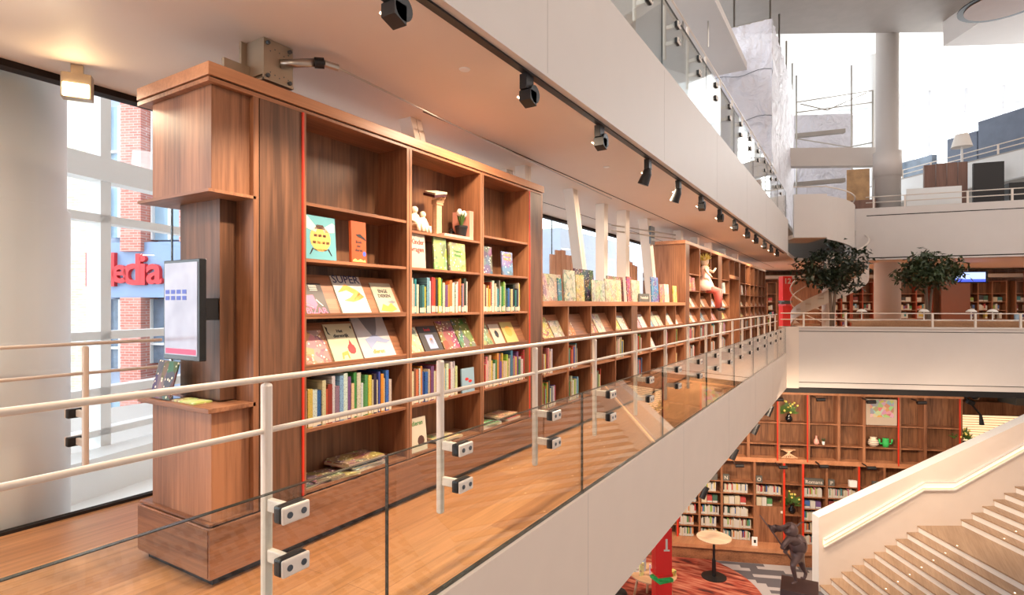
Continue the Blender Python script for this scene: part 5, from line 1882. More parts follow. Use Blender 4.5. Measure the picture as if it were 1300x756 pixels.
for (pa_, pb_, nm, lab, red, nb) in ((962, 986, 'back_bookcase', 'dark bookcase at the end of the aisle, left of the red pillar marked 12', False, 2),
                                     (1057, 1080, 'back_bookcase', 'bookcase with orange red uprights behind the larger tree', True, 2),
                                     (1082, 1109, 'back_bookcase', 'bookcase just left of the round column', True, 2),
                                     (1143, 1184, 'back_bookcase', 'bookcase behind the smaller tree right of the round column', True, 2),
                                     (1224, 1278, 'back_bookcase', 'lit bookcase below the blue display', False, 3),
                                     (1290, 1330, 'back_bookcase', 'bookcase at the right edge behind the counter', False, 2)):
    u0, u1, wdt = back_case(pa_, pb_, nm, lab, red, bays=nb)
    for z_ in (.43, .77, 1.11, 1.45):
        for k in range(nb):
            stuff_row(BK, u0 + wdt * k + .06, u0 + wdt * (k + 1) - .06, .06, z_, .16, .26, .05 if z_ < 1.2 else .14, .10 if z_ < 1.2 else .2, .3, .08)
struct('column_4', MB(BK).box(BK.u(1279), BK.u(1290), -1.2, -.9, 0, 2.6), M['redtrim'])
struct('wall_wood_panel', MB(BK).box(BK.u(1186), BK.u(1222), -.5, -.4, 0, 2.42), plain('red_brown_panel', (104, 56, 36), .5))
ds = thing('ceiling_display', 'blue and white electronic display hanging below the middle gallery', 'display', tuple(BK.p(BK.u(1230, -4), -4, 2.2)))
u0, u1 = BK.u(1211, -4), BK.u(1251, -4)
zd0, zd1 = BK.z(1230, 358, -4), BK.z(1230, 346, -4)
MB(BK).box(u0 - .05, u1 + .08, -4, -3.9, zd0 - .04, zd1 + .04).build('housing', M['black'], ds)
MB(BK).box(u0, u1, -4.01, -4, zd0 + .09, zd1).build('upper_panel', M['screenpale'], ds)
MB(BK).box(u0, u1, -4.01, -4, zd0, zd0 + .085).build('lower_panel', M['screenblue'], ds)
MB(BK).box((u0 + u1) / 2 - .02, (u0 + u1) / 2 + .02, -3.97, -3.93, zd1 + .04, ZC).build('hanger', M['black'], ds)


# red numbered pillars made like a stack of slabs
def red_pillar(px_, d_, z0, ztop, zmid, wdt, num, label, yaw=0, tw=.9):
    b = pt(px_, 386, d_)
    t = thing('numbered_pillar', label, 'sign pillar', (b.x, b.y, z0))
    base_ang = math.atan2(SN, CS) + R(yaw)
    def slab(z_a, z_b, ang, s_, nm, mat):
        m = MB()
        m.T = Matrix.Translation((b.x, b.y, 0)) @ Matrix.Rotation(base_ang + R(ang), 4, 'Z')
        m.box(-s_, s_, -s_, s_, z_a, z_b)
        return m.build(nm, M[mat], t)
    h = wdt / 2
    slab(z0, zmid - .13, 0, h, 'lower_block', 'redsign')
    slab(zmid - .13, zmid - .065, 22, h, 'book_slab', 'greenceramic')
    slab(zmid - .065, zmid + .0, -14, h, 'book_slab', 'greenceramic')
    slab(zmid, zmid + .06, 14, h, 'book_slab', 'redsign')
    slab(zmid + .06, ztop, 0, h, 'upper_block', 'redsign')
    n_ = Matrix.Rotation(base_ang, 3, 'Z') @ Vector((0, -h - .003, 0))
    zt_ = ztop - .18 if num == '12' else ztop - .36
    if num == '1':
        n_ = Matrix.Rotation(base_ang, 3, 'Z') @ Vector((.06, -h - .003, 0))
    text(num, 'number', t, (b.x + n_.x, b.y + n_.y, zt_), base_ang, .26 if num == '12' else .34, M['t_white'], .002, bold=.006)
    if num == '1':
        m = MB()
        m.T = Matrix.Translation((b.x, b.y, 0)) @ Matrix.Rotation(base_ang, 4, 'Z')
        m.box(.0, .13, -h - .005, -h, zt_ - .135, zt_ - .10)
        m.build('number_foot', M['t_white'], t)
    return t
p12 = red_pillar(997, 20, 0, 2.34, 1.42, .32, '12', 'tall red pillar numbered 12 at the end of the aisle')
for o in p12.children:
    if o.name.startswith('book_slab'):
        o.data.materials[0] = M['redsign'] if o.name.endswith('slab') else M['greyblock']
red_pillar(840, 12.6, ZF, -3.62, -4.70, .36, '1', 'red pillar numbered 1 with green slabs in the lower hall')

# ================================================================== LOWER HALL
# lower bookcase: two tiers
def ux(px):
    return LO.u(px)
zTop, zMid, zBen = -1.22, -3.12, -5.47
tops_px = [905, 950, 988.5, 1026.5, 1065, 1097, 1142, 1174.5, 1220]
red_top = {988.5, 1026.5, 1142, 1220}
HC = thing('hall_bookcase', 'double height walnut bookcase covering the back wall of the lower hall', 'bookcase', tuple(LO.p(0, 0, ZF)))
uL = -8.4
uR = ux(1222)
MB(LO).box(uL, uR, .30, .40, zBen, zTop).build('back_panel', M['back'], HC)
MB(LO).box(uL, uR + .02, -.02, .3, zTop, zTop + .10).build('top_beam', M['cornice'], HC)
MB(LO).box(uL, uR + .02, -.02, .3, zMid - .06, zMid + .06).build('middle_beam', M['cornice'], HC)
us = [uL, -7, -5.5, -4, ux(905)] + [ux(p) for p in tops_px[1:]]
us = sorted(set(us))
for u_ in us:
    MB(LO).box(u_ - .035, u_ + .035, -.01, .3, zMid + .06, zTop).build('side_panel', M['walnut'], HC)
for p in red_top:
    MB(LO).box(ux(p) - .05, ux(p) - .02, -.03, 0, zMid, zTop).build('red_strip', M['red'], HC)
lv_t = [LO.z(1046, 539) , LO.z(1046, 566.5)]
for a, b in zip(us, us[1:]):
    for z_ in lv_t:
        MB(LO).box(a + .035, b - .035, 0, .3, z_ - .02, z_ + .01).build('shelf', M['walnut'], HC)
low_px = [860, 888, 916.3, 958, 995, 1019, 1049.5, 1090, 1123, 1160, 1200]
red_low = {860, 995, 1019, 1090}
ul = [uL, -6.4, -4.9] + [ux(p) for p in low_px]
for u_ in ul:
    MB(LO).box(u_ - .03, u_ + .03, -.01, .3, zBen, zMid - .06).build('side_panel', M['walnut'], HC)
for p in red_low:
    MB(LO).box(ux(p) - .02, ux(p) + .03, -.03, -.01, zBen, zMid - .06).build('red_strip', M['red'], HC)
lv_l = [-3.78, -4.115, -4.45, -4.79, -5.13]
for i, (a, b) in enumerate(zip(ul, ul[1:])):
    is_door = abs(a - ux(958)) < .01
    is_plant = abs(a - ux(995)) < .01
    lvs = [lv_l[0], lv_l[1], lv_l[2]] if is_door else ([lv_l[0], -4.66] if is_plant else lv_l)
    for z_ in lvs:
        MB(LO).box(a + .03, b - .03, 0, .3, z_ - .02, z_ + .005).build('shelf', M['walnut'], HC)
    if is_plant:
        continue
    for j, z_ in enumerate(lv_l[1:] + [zBen]):
        if is_door and j > 1:
            continue
        e_ = random.choice((1, 1, .86, .94))
        if j == 1 or (is_door and j == 1):
            stuff_row(LO, a + .06, b - .06, .03, z_ + .006, .19, .24, .13, .17, .35, .03)
        else:
            stuff_row(LO, a + .05, a + .05 + (b - a - .1) * e_, .03, z_ + .006, .2, .265, .022, .045, .45)
    # a face-out row for the door bay sits above the cupboard
MB(LO).box(ux(958) + .035, ux(995) - .035, -.005, .02, zBen, -4.47).build('cupboard_door', M['walnut'], HC)
MB(LO).box(ux(991), ux(993.5), -.012, -.005, -4.62, -4.55).build('door_notice', M['t_white'], HC)
MB(LO).box(uL, uR, -.5, .3, zBen - .1, zBen).build('bench_top', M['cornice'], HC)
MB(LO).box(uL, uR, -.45, .3, ZF, zBen - .1).build('bench_front', M['walnut_x'], HC)
STUFF.T = Matrix.Identity(4)
for (a, b, z_) in FAR_ROWS:
    y_ = a + .01
    while y_ < b:
        th = random.uniform(.03, .055)
        h = random.uniform(.2, .28)
        STUFF.mi = random.choices(range(len(PN)), PW)[0]
        STUFF.box(XF - .18, XF - .02, y_, y_ + th * .94, z_ + .001, z_ + h)
        STUFF.mi = 5
        STUFF.box(XF - .02, XF - .018, y_, y_ + th * .94, z_ + .01, z_ + .06)
        y_ += th
st = STUFF.build('book_rows', smats)
tag(st, 'countless library books filling the lower hall shelves and the far back wall', 'books', kind='stuff')

# title blocks N, O, P
for px_a, px_b, s_, lab in ((899, 911, '', 'plain dark grey block on the lower hall shelf, leftmost'), (918, 926, 'N', 'dark grey block lettered N on the lower hall shelf'), (960, 968, 'O', 'dark grey block lettered O on the lower hall shelf'),
                            (1021, 1046, 'Romans', 'wide dark grey block with a white word on the lower hall shelf'), (1052, 1060, 'P', 'dark grey block lettered P on the lower hall shelf'),
                            (1079, 1089, '', 'pale block leaning beside the lettered one on the lower hall shelf'), (1109, 1118, 'Q', 'dark grey block lettered Q near the stair wall')):
    u0, u1 = ux(px_a), ux(px_b)
    o_ = MB(LO).box(u0, u1, .02, .12, -3.774, -3.60).build('title_block', M['white'] if px_a == 1079 else M['greyblock'], loc=tuple(LO.p((u0 + u1) / 2, .05, -3.774)))
    tag(o_, lab, 'sign', 'title blocks on the lower hall bookcase')
    if s_:
        text(s_, 'lettering', o_, tuple(LO.p((u0 + u1) / 2, .015, -3.69)), LO.ang, .14, M['t_white'], .001)


def vase_plant(px_, zb, label, name='flower_vase', s_=1.0):
    u_ = ux(px_)
    b = LO.p(u_, .12, zb)
    t = thing(name, label, 'plant', tuple(b), 'yellow flower bouquets in the lower hall bookcase')
    MB().lathe(b, [(.05 * s_, 0), (.09 * s_, .06 * s_), (.09 * s_, .13 * s_), (.04 * s_, .19 * s_), (.055 * s_, .22 * s_)], 18).build('vase', M['blackgloss'], t, smooth=True)
    lf = MB()
    fw = MB()
    for q in range(60):
        a, e_ = random.uniform(0, 2 * PI), random.uniform(.1, 1.5)
        L_ = random.uniform(.22, .42) * s_
        d_ = Vector((math.cos(a) * math.cos(e_), math.sin(a) * math.cos(e_) * .5, math.sin(e_)))
        p0, p1 = b + Vector((0, 0, .2 * s_)), b + Vector((0, 0, .2 * s_)) + d_ * L_
        sd = d_.cross(Vector((0, 1, .3))).normalized() * .03 * s_
        lf.bm.faces.new([lf.bm.verts.new(p0 + (p1 - p0) * .4), lf.bm.verts.new((p0 + p1) / 2 + sd + d_ * .05), lf.bm.verts.new(p1), lf.bm.verts.new((p0 + p1) / 2 - sd + d_ * .05)])
        if q % 4 == 0:
            fw.ball(p1, .03 * s_, 8)
    lf.build('leaves', M['lightgreen'], t)
    fw.build('blossoms', M['yellow'], t)
vase_plant(1003, lv_t[0] + .012, 'bouquet with yellow flowers in a black vase on the top row of the hall bookcase')
vase_plant(1007, -4.65, 'bouquet with yellow flowers in a black vase in the narrow lower bay', s_=1.05)
vase_plant(1228, -2.6, 'bouquet half hidden behind the stair wall beside the hall bookcase')

u_ = ux(1038)
b = LO.p(u_, .1, lv_t[1] + .012)
tag(MB().lathe(b, [(.05, 0), (.07, .05), (.06, .12), (.025, .17), (.022, .23), (.03, .24)], 18).build('pink_vase', M['pink'], loc=tuple(b), smooth=True), 'slim pink vase in the upper hall bookcase', 'vase')
b = LO.p(ux(1047), .1, lv_t[1] + .012)
t = thing('small_potted_plant', 'tiny plant in a white pot next to the pink vase', 'plant', tuple(b))
MB().lathe(b, [(.03, 0), (.04, .09)], 14).build('pot', M['white'], t)
lf = MB()
for q in range(12):
    a = q * .52
    lf.tube([b + Vector((0, 0, .08)), b + Vector((math.cos(a) * .05, math.sin(a) * .05, .15 + .02 * (q % 3)))], .01, 5, rads=[.012, .004])
lf.build('leaves', M['green'], t)
b = LO.p(ux(1111), .12, lv_t[1] + .012)
t = thing('patterned_vase', 'round cream vase with grey pattern in the upper hall bookcase', 'vase', tuple(b))
MB().lathe(b, [(.06, 0), (.13, .06), (.14, .12), (.11, .19), (.07, .22), (.09, .27)], 22).build('body', M['cream'], t, smooth=True)
pb_ = MB()
for k in range(3):
    pb_.lathe(b + Vector((0, 0, .055 + .05 * k)), [((.131, .142, .128)[k], 0), ((.136, .143, .12)[k], .015)], 22)
pb_.build('pattern_band', M['t_grey'], t)
b = LO.p(ux(1127), .12, lv_t[1] + .012)
t = thing('cactus_vase', 'bright green cactus shaped vase in the upper hall bookcase', 'vase', tuple(b))
ax = LO.M.to_3x3() @ Vector((1, 0, 0))
MB().lathe(b, [(.07, 0), (.085, .1), (.08, .22), (.085, .24)], 16).build('body', M['greenceramic'], t, smooth=True)
for s_ in (-1, 1):
    MB().tube([b + ax * .07 * s_ + Vector((0, 0, .09)), b + ax * .14 * s_ + Vector((0, 0, .09)), b + ax * .16 * s_ + Vector((0, 0, .12)), b + ax * .16 * s_ + Vector((0, 0, .22))], .024, 10).build('arm', M['greenceramic'], t, smooth=True)
# poster
u0, u1 = ux(1099), ux(1138)
ps = thing('poster', 'square poster of a colourful illustrated island building in the upper hall bookcase', 'poster', tuple(LO.p(u0, 0, lv_t[0])))
zp0, zp1 = LO.z(1118, 540), LO.z(1118, 507)
MB(LO).box(u0, u1, -.03, -.018, zp0, zp1).build('sheet', plain('poster_paper', (176, 158, 140), .6), ps)
MB(LO).box(u0 + .1, u1 - .08, -.034, -.03, zp0 + .22, zp1 - .03).build('picture', M['poster'], ps)
# crate/basket
u0, u1 = ux(989), ux(1014)
bk_ = thing('wire_basket', 'low rack of pale sticks on the lowest row of the upper hall bookcase', 'basket', tuple(LO.p(u0, .1, zMid + .06)))
bb = MB(LO)
for k in range(7):
    bb.tube([(u0 + .1 + .07 * k, .08, zMid + .07), (u0 + .12 + .05 * (6 - k), .12, zMid + .30)], .012, 6)
bb.tube([(u0 + .08, .1, zMid + .30), (u1 - .06, .1, zMid + .30)], .014, 6)
bb.tube([(u0 + .08, .1, zMid + .07), (u1 - .06, .1, zMid + .07)], .014, 6)
bb.build('rods', M['beech'], bk_)
# small white A-sign on the bench
b = LO.p(ux(954.5), -.25, zBen)
t = thing('table_notice', 'small white folded notice standing on the bench of the hall bookcase', 'notice', tuple(b))
MB(LO).box(ux(951), ux(958), -.32, -.31, zBen, zBen + .25).build('card', M['white'], t)
MB(LO).box(ux(953.3), ux(956.3), -.322, -.32, zBen + .08, zBen + .17).build('print', M['t_black'], t)
# black spot fixtures in front of the hall bookcase
k = 0
for px_, py_, dd, lab in ((1042, 508, -.6, 'below the top beam, left of the poster'), (1106, 511, -.6, 'in front of the poster'), (1170, 512, -.6, 'right of the poster'), (989, 508, -.6, 'near the corner below the balcony'),
                          (939, 592, -.6, 'on the middle beam, leftmost'), (994, 594, -.6, 'on the middle beam above the narrow bay'), (1046, 593, -.6, 'on the middle beam above the wide title block'), (1106, 595, -.6, 'on the middle beam near the stair wall')):
    v_ = -.25
    u_ = LO.u(px_, v_)
    z_ = LO.z(px_, py_, v_)
    t = thing('shelf_spotlight', 'black shelf spotlight %s' % lab, 'spotlight', tuple(LO.p(u_, v_, z_)), 'black spotlights on the hall bookcase')
    MB(LO).tube([(u_ - .11, v_, z_), (u_ + .11, v_, z_ + .01)], .05, 12).build('lamp_head', M['black'], t)
    MB(LO).box(u_ - .15, u_ - .12, v_ - .01, -.02, z_ + .05, z_ + .08).build('arm', M['black'], t)
for k, (px_, py_, d_, lab) in enumerate(((977, 522, 15.3, 'topmost'), (959, 545, 15.0, 'second from the top'), (932, 577, 14.6, 'third from the top'), (894, 626, 14.2, 'lowest'))):
    p_ = pt(px_, py_, d_)
    t = thing('hanging_spotlight', 'black hanging spotlight below the slab edge, %s of the four' % lab, 'spotlight', tuple(p_), 'hanging spotlights below the slab edge')
    ex, ey = rd(.06, 0)
    MB().tube([p_ + Vector((ex, ey, .14)), p_ - Vector((ex, ey, .14))], .075, 12).build('lamp_head', M['black'], t)
    MB().tube([p_ + Vector((0, 0, .12)), (p_.x, p_.y, -.93 if k < 1 else -.93)], .015, 6).build('hanger', M['black'], t)

# rug, table
rgc = rd(3.75, 14.3)
tag(MB().lathe((rgc[0], rgc[1], ZF), [(2.5, 0), (2.5, .012), (2.47, .015)], 72).build('round_rug', M['rug'], loc=(rgc[0], rgc[1], ZF)), 'large round mottled red rug on the grey carpet tiles of the lower hall', 'rug')
tb_ = pt(906.3, 733, 14.92)
t = thing('bar_table', 'tall round bar table with pale wood top and black stem on the red rug', 'table', (tb_.x, tb_.y, ZF))
MB().lathe((tb_.x, tb_.y, ZF + 1.05), [(.43, 0), (.44, .012), (.44, .025), (.43, .03)], 48).build('tabletop', wood('ash_top', (206, 170, 140), (232, 206, 180), 'X'), t)
MB().lathe((tb_.x, tb_.y, ZF + .015), [(.32, 0), (.32, .015), (.05, .03), (.05, .45), (.035, .5), (.03, 1.04)], 32).build('base', M['black'], t)
# coffee table with toys next to pillar 1
ct_ = pt(829, 722, 13.6)
zt = ZF + .72
t = thing('round_table', 'round pale wood table behind the red pillar numbered 1', 'table', (ct_.x, ct_.y, ZF))
MB().lathe((ct_.x, ct_.y, zt), [(.55, 0), (.56, .03)], 40).build('tabletop', M['beech'], t)
for k in range(4):
    a = k * PI / 2 + .6
    MB().tube([(ct_.x + math.cos(a) * .36, ct_.y + math.sin(a) * .36, zt), (ct_.x + math.cos(a) * .5, ct_.y + math.sin(a) * .5, ZF + .015)], .03, 8).build('leg', M['beech'], t)
for k, (dx, dz, sx, hz, rgb, lab) in enumerate(((-.42, 0, .10, .10, (236, 232, 236), 'white box lying at the left of the round table'), (-.30, 0, .06, .30, (226, 226, 150), 'pale yellow upright booklet on the round table'), (-.18, 0, .06, .36, (190, 200, 230), 'pale blue upright booklet, tallest on the round table'),
                                                 (-.10, 0, .05, .26, (230, 190, 210), 'pale pink booklet close to the red pillar'), (.34, 0, .08, .2, (70, 84, 150), 'dark blue booklet on the right side of the round table'), (.44, 0, .05, .12, (220, 190, 80), 'small yellow box at the right edge of the round table'))):
    ex, ey = rd(1, 0)
    fx_, fy_ = rd(0, 1)
    cx0 = ct_.x + ex * dx + fx_ * .12 * (-1) ** k
    cy0 = ct_.y + ey * dx + fy_ * .12 * (-1) ** k
    m_ = MB()
    m_.T = Matrix.Translation((cx0, cy0, zt + .031)) @ Matrix.Rotation(R(35 + 25 * k), 4, 'Z')
    m_.box(-sx, sx, -.02 if hz > .15 else -.08, .02 if hz > .15 else .08, 0, hz)
    o_ = m_.build('booklet' if hz > .15 else 'small_box', M['cover'], loc=(cx0, cy0, zt + .031))
    o_.color = lins(rgb)
    tag(o_, lab, 'booklet' if hz > .15 else 'box', 'things on the round table')
pf = pt(783, 752, 13.4)
tag(MB().lathe((pf.x, pf.y, ZF + .015), [(.22, 0), (.26, .06), (.26, .34), (.22, .4)], 28).build('pouf', M['black'], loc=(pf.x, pf.y, ZF + .015), smooth=True), 'black pouf at the left edge of the red rug', 'pouf')

# slatted lit wall right of the hall bookcase
sl = thing('slatted_blind', 'lit horizontal pale slats behind the stair wall', 'blind', tuple(LO.p(6.0, 2, -3.4)))
u0, u1 = LO.u(1222, 2.2), LO.u(1480, 2.2)
zs0, zs1 = -3.9, LO.z(1250, 527, 2.2)
MB(LO).box(u0, u1, 2.3, 2.34, zs0, zs1).build('backing', M['gap'], sl)
n = int((zs1 - zs0) / .075)
for k in range(n):
    z_ = zs0 + k * .075
    MB(LO).box(u0, u1, 2.24, 2.29, z_, z_ + .05).build('slat', M['backlit'], sl)
MB(LO).box(u0, u1, 2.1, 2.34, zs1 + .02, zs1 + .4).build('pelmet', M['walnut'], sl)
MB(LO).box(u0 + 1, u1, 1.5, 2.3, zs1 + .42, -1.0).build('metal_curtain', M['greyblock'], sl)
b = LO.p(LO.u(1240, .5), .5, -1.35)
t = thing('ceiling_spot_cluster', 'black spotlight cluster on an arm below the cross balcony at the right', 'spotlight', tuple(b))
MB(LO).tube([(LO.u(1224, .5), .5, -1.2), (LO.u(1246, .5), .5, -1.75)], .025, 8).build('arm', M['black'], t)
MB(LO).ball((LO.u(1238, .5), .5, -1.2), .11, 14).build('ball_head', M['black'], t, smooth=True)
MB(LO).tube([(LO.u(1228, .5), .5, -1.35), (LO.u(1236, .5), .5, -1.42)], .07, 12).build('lamp_head', M['black'], t)
MB(LO).tube([(LO.u(1245, .5), .5, -1.74), (LO.u(1246.5, .5), .5, -2.0)], .05, 12, rads=[.035, .06]).build('lamp_head', M['black'], t)
MB(LO).ball((LO.u(1224.5, .5), .4, -1.16), .045, 10).build('bulb', M['lampsmall'], t)

# ------------------------------------------------------------------ the stair
dW = 14.2
ST2 = Fr(0, dW, 90)                   # u to the right, v away
mpp = dW / F_PX
def uu(px):
    return (px - 650) * mpp
def zy(py):
    return EYE - (py - 386.5) * mpp
wl = MB(ST2)
sl_ = -.4365
ytop = lambda px: 657.7 + (px - 1039.4) * ((536 - 657.7) / (1300 - 1039.4))
pxR = 1520
out = [(uu(1039.4), ZF), (uu(1039.4), zy(ytop(1039.4))), (uu(pxR), zy(ytop(pxR))), (uu(pxR), ZF)]
wl.uz(out, 0, .30)
stw = struct('wall_stair', wl, M['paint'])
cp_ = MB(ST2)
cp_.uz([(uu(1039.4) - .004, ZF), (uu(1039.4) - .004, zy(ytop(1039.4)) + .006), (uu(pxR), zy(ytop(pxR)) + .006), (uu(pxR), zy(ytop(pxR))), (uu(1039.4), zy(ytop(1039.4))), (uu(1039.4), ZF)], -.004, .304)
struct('trim_22', cp_, M['white'])
lp_ = [(1045, 690), (1171.5, 617.5), (1210, 617.5), (1300, 567.5), (1520, 446)]
lr = thing('lit_handrail', 'glowing recessed handrail strip along the white stair wall', 'handrail', tuple(ST2.p(uu(1171), -.03, zy(616))))
ls = MB(ST2)
lr2 = MB(ST2)
lr3 = MB(ST2)
for (xa, ya_), (xb2, yb3) in zip(lp_, lp_[1:]):
    for mb, o0, o1, v0, v1 in ((ls, -4.6, 2.4, -.012, -.002), (lr2, -6.0, -4.6, -.09, -.0), (lr3, 3.6, 5.2, -.07, -.0)):
        mb.hexa([(uu(xa), v0, zy(ya_ + o1)), (uu(xb2), v0, zy(yb3 + o1)), (uu(xb2), v1, zy(yb3 + o1)), (uu(xa), v1, zy(ya_ + o1)),
                 (uu(xa), v0, zy(ya_ + o0)), (uu(xb2), v0, zy(yb3 + o0)), (uu(xb2), v1, zy(yb3 + o0)), (uu(xa), v1, zy(ya_ + o0))])
ls.build('light_strip', M['led'], lr)
lr2.build('upper_lip', M['paint2'], lr)
lr3.build('lower_rail', M['paint2'], lr)
stair = thing('main_staircase', 'wide staircase of pale risers and wooden treads rising to the right', 'staircase', tuple(ST2.p(uu(1041), -2, ZF)))
risers = plain('pale_riser', (236, 232, 228), .5)
tread = wood('tread_oak', (150, 122, 98), (180, 152, 126), 'Y', scale=.6)
run, rise = 13.8 * mpp, (-4.25 - ZF) / 10
V0 = -7.5
def step(u0, u1, z):
    "one step: solid riser block and a wooden tread on it"
    MB(ST2).box(u0, u1, V0, -.002, ZF, z - .03).build('riser', risers, stair)
    MB(ST2).box(u0 - .03, u1, V0, -.002, z - .03, z).build('tread', tread, stair)
for k in range(10):
    u0 = uu(1041.8 + 13.8 * k)
    u1 = uu(1041.8 + 13.8 * (k + 1)) if k < 9 else uu(1220.8)
    step(u0, u1, ZF + rise * (k + 1))
for k in range(14):
    u0 = uu(1220.8 + 13.8 * k)
    step(u0, uu(1220.8 + 13.8 * (k + 1)), -4.25 + rise * (k + 1))
dots = MB(ST2)
for k in range(24):
    px_ = 1041.8 + 13.8 * k if k < 10 else 1220.8 + 13.8 * (k - 10)
    z_ = ZF + rise * (k + 1)
    for v_ in (-1.2, -3.0, -4.8):
        dots.box(uu(px_) + .03, uu(px_) + .05, v_, v_ + .03, z_, z_ + .003)
dots.build('tread_studs', M['lampsmall'], stair)

# ------------------------------------------------------------------ knight statue
KD = 12.0
def K(zx, zy_, dd=0):
    return pt(960 + zx / 6.52, 640 + zy_ / 6.52, KD + dd)
pb0 = pt(1015, 742, KD)
ang = math.atan2(SN, CS) + R(-28)
zped = K(340, 668).z - .02
stt = thing('knight_statue', 'brown bronze statue of a stooping helmeted figure carrying a flag, on a pedestal', 'statue', (pb0.x, pb0.y, zped))
def skinned(name, verts, edges, radii, mat, parent, lvl=2):
    me = bpy.data.meshes.new(name)
    me.from_pydata([tuple(Vector(v) - Vector(parent['_o'])) for v in verts], edges, [])
    o = bpy.data.objects.new(name, me)
    COL.objects.link(o)
    o.parent = parent
    sk = o.modifiers.new('skin', 'SKIN')
    sk.use_smooth_shade = True
    for i, r_ in enumerate(radii):
        me.skin_vertices[0].data[i].radius = (r_, r_)
        me.skin_vertices[0].data[i].use_root = (i == 0)
    ss = o.modifiers.new('sub', 'SUBSURF')
    ss.levels = lvl
    ss.render_levels = lvl
    me.materials.append(mat)
    return o
vs = [K(352, 425), K(340, 370), K(325, 320), K(300, 285), K(288, 262),            # 0 pelvis .. 4 neck
      K(262, 300, -.16), K(222, 345, -.26), K(212, 362, -.24),                     # 5-7 near arm
      K(300, 300, .18), K(270, 355, .22), K(235, 395, .05),                        # 8-10 far arm
      K(325, 470, -.10), K(300, 505, -.16), K(316, 580, -.12), K(332, 645, -.10), K(295, 662, -.16),   # 11-15 front leg
      K(372, 480, .10), K(388, 535, .12), K(412, 575, .12), K(400, 620, .12), K(368, 612, .10)]       # 16-20 rear leg
ed = [(0, 1), (1, 2), (2, 3), (3, 4), (3, 5), (5, 6), (6, 7), (3, 8), (8, 9), (9, 10), (0, 11), (11, 12), (12, 13), (13, 14), (14, 15), (0, 16), (16, 17), (17, 18), (18, 19), (19, 20)]
rad = [.15, .17, .18, .12, .07, .085, .06, .05, .085, .06, .05, .12, .10, .07, .05, .045, .12, .085, .06, .05, .04]
rad = [r_ * (.82 if i < 11 else .66) for i, r_ in enumerate(rad)]
skinned('body', vs, ed, rad, M['bronze'], stt)
hd = K(285, 225)
MB().ball(hd + Vector((0, 0, .02)), .15, 22, (1, 1, 1.05)).build('helmet', M['bronze'], stt, smooth=True)
vz = MB()
vz.tube([K(250, 205, -.06), K(238, 225, -.05), K(250, 245, -.04)], .04, 8)
vz.ball(K(262, 232, -.05), .08, 12, (1, 1, .7))
vz.build('visor', M['bronze'], stt, smooth=True)
MB().tube([K(262, 168), K(290, 160), K(318, 176), K(342, 182), K(366, 160), K(398, 150)], .02, 8, rads=[.012, .022, .026, .022, .014, .005]).build('plume', M['bronze'], stt, smooth=True)
MB().ball(K(345, 340, .02), .22, 18, (.85, .85, 1.05)).build('back_armour', M['bronze'], stt, smooth=True)
MB().tube([K(30, 95, -.2), K(150, 255, -.22), K(290, 465, -.26)], .014, 8, rads=[.01, .016, .018]).build('flagpole', M['bronze'], stt, smooth=True)
fg = MB()
top = [(95, 168), (125, 180), (160, 172), (200, 182), (250, 168), (290, 170)]
bot = [(122, 232), (148, 244), (176, 232), (206, 234), (238, 210), (270, 196)]
dz_ = [-.2, -.27, -.16, -.24, -.15, -.1]
ra, rb, rc_, rd_ = [], [], [], []
for (a, b, dd) in zip(top, bot, dz_):
    ra.append(fg.bm.verts.new(K(a[0], a[1], dd)))
    rb.append(fg.bm.verts.new(K(b[0], b[1], dd + .04)))
    rc_.append(fg.bm.verts.new(K(a[0], a[1], dd + .02)))
    rd_.append(fg.bm.verts.new(K(b[0], b[1], dd + .06)))
for k in range(5):
    fg.bm.faces.new([ra[k], ra[k + 1], rb[k + 1], rb[k]])
    fg.bm.faces.new([rc_[k], rd_[k], rd_[k + 1], rc_[k + 1]])
    fg.bm.faces.new([ra[k], rc_[k], rc_[k + 1], ra[k + 1]])
    fg.bm.faces.new([rb[k], rb[k + 1], rd_[k + 1], rd_[k]])
fg.build('flag', M['bronze'], stt, smooth=True)
hnd = MB()
for (cx0, cy0, dd) in ((214, 362, -.235), (240, 398, -.24)):
    c_ = K(cx0, cy0, dd)
    hnd.ball(c_, .042, 10)
    for q in range(4):
        a = K(cx0 - 6, cy0 - 12 + q * 8, dd - .03)
        hnd.tube([a, a + Vector(rd(.03, -.03) + (0,)), a + Vector(rd(.055, .0) + (0,))], .011, 6)
hnd.build('hands', M['bronze'], stt, smooth=True)
pm = MB()
pm.T = Matrix.Translation((pb0.x, pb0.y, 0)) @ Matrix.Rotation(ang, 4, 'Z')
pm.box(-.36, .36, -.36, .36, ZF, zped)
pm.build('pedestal', M['pedestal'], stt, bevel=.01)

# ================================================================== SCAFFOLD WITH SHEETING, upper left
cz = 9.3
XS = -2.0
ys_ = 17.1
sf = thing('sheeted_scaffold', 'scaffold tower wrapped in white translucent sheeting on the upper floor', 'scaffold', (XS, ys_, 3.73))
def wav(mb, p0, p1, z0, z1, nx, nz, amp, nvec):
    grid = []
    for i in range(nx + 1):
        colm = []
        for j in range(nz + 1):
            p = Vector(p0).lerp(Vector(p1), i / nx)
            a = amp * (math.sin(i * 1.7 + j * .9) + .6 * math.sin(i * 3.1 - j * 1.3))
            colm.append(mb.bm.verts.new((p.x + nvec[0] * a, p.y + nvec[1] * a, z0 + (z1 - z0) * j / nz)))
        grid.append(colm)
    for i in range(nx):
        for j in range(nz):
            mb.bm.faces.new([grid[i][j], grid[i + 1][j], grid[i + 1][j + 1], grid[i][j + 1]])
m_ = MB()
wav(m_, (XS, ys_, 0), (-4.0, ys_, 0), 3.74, cz, 24, 30, .02, (0, 1))
m_.build('front_sheet', M['sheet'], sf, smooth=True)
m_ = MB()
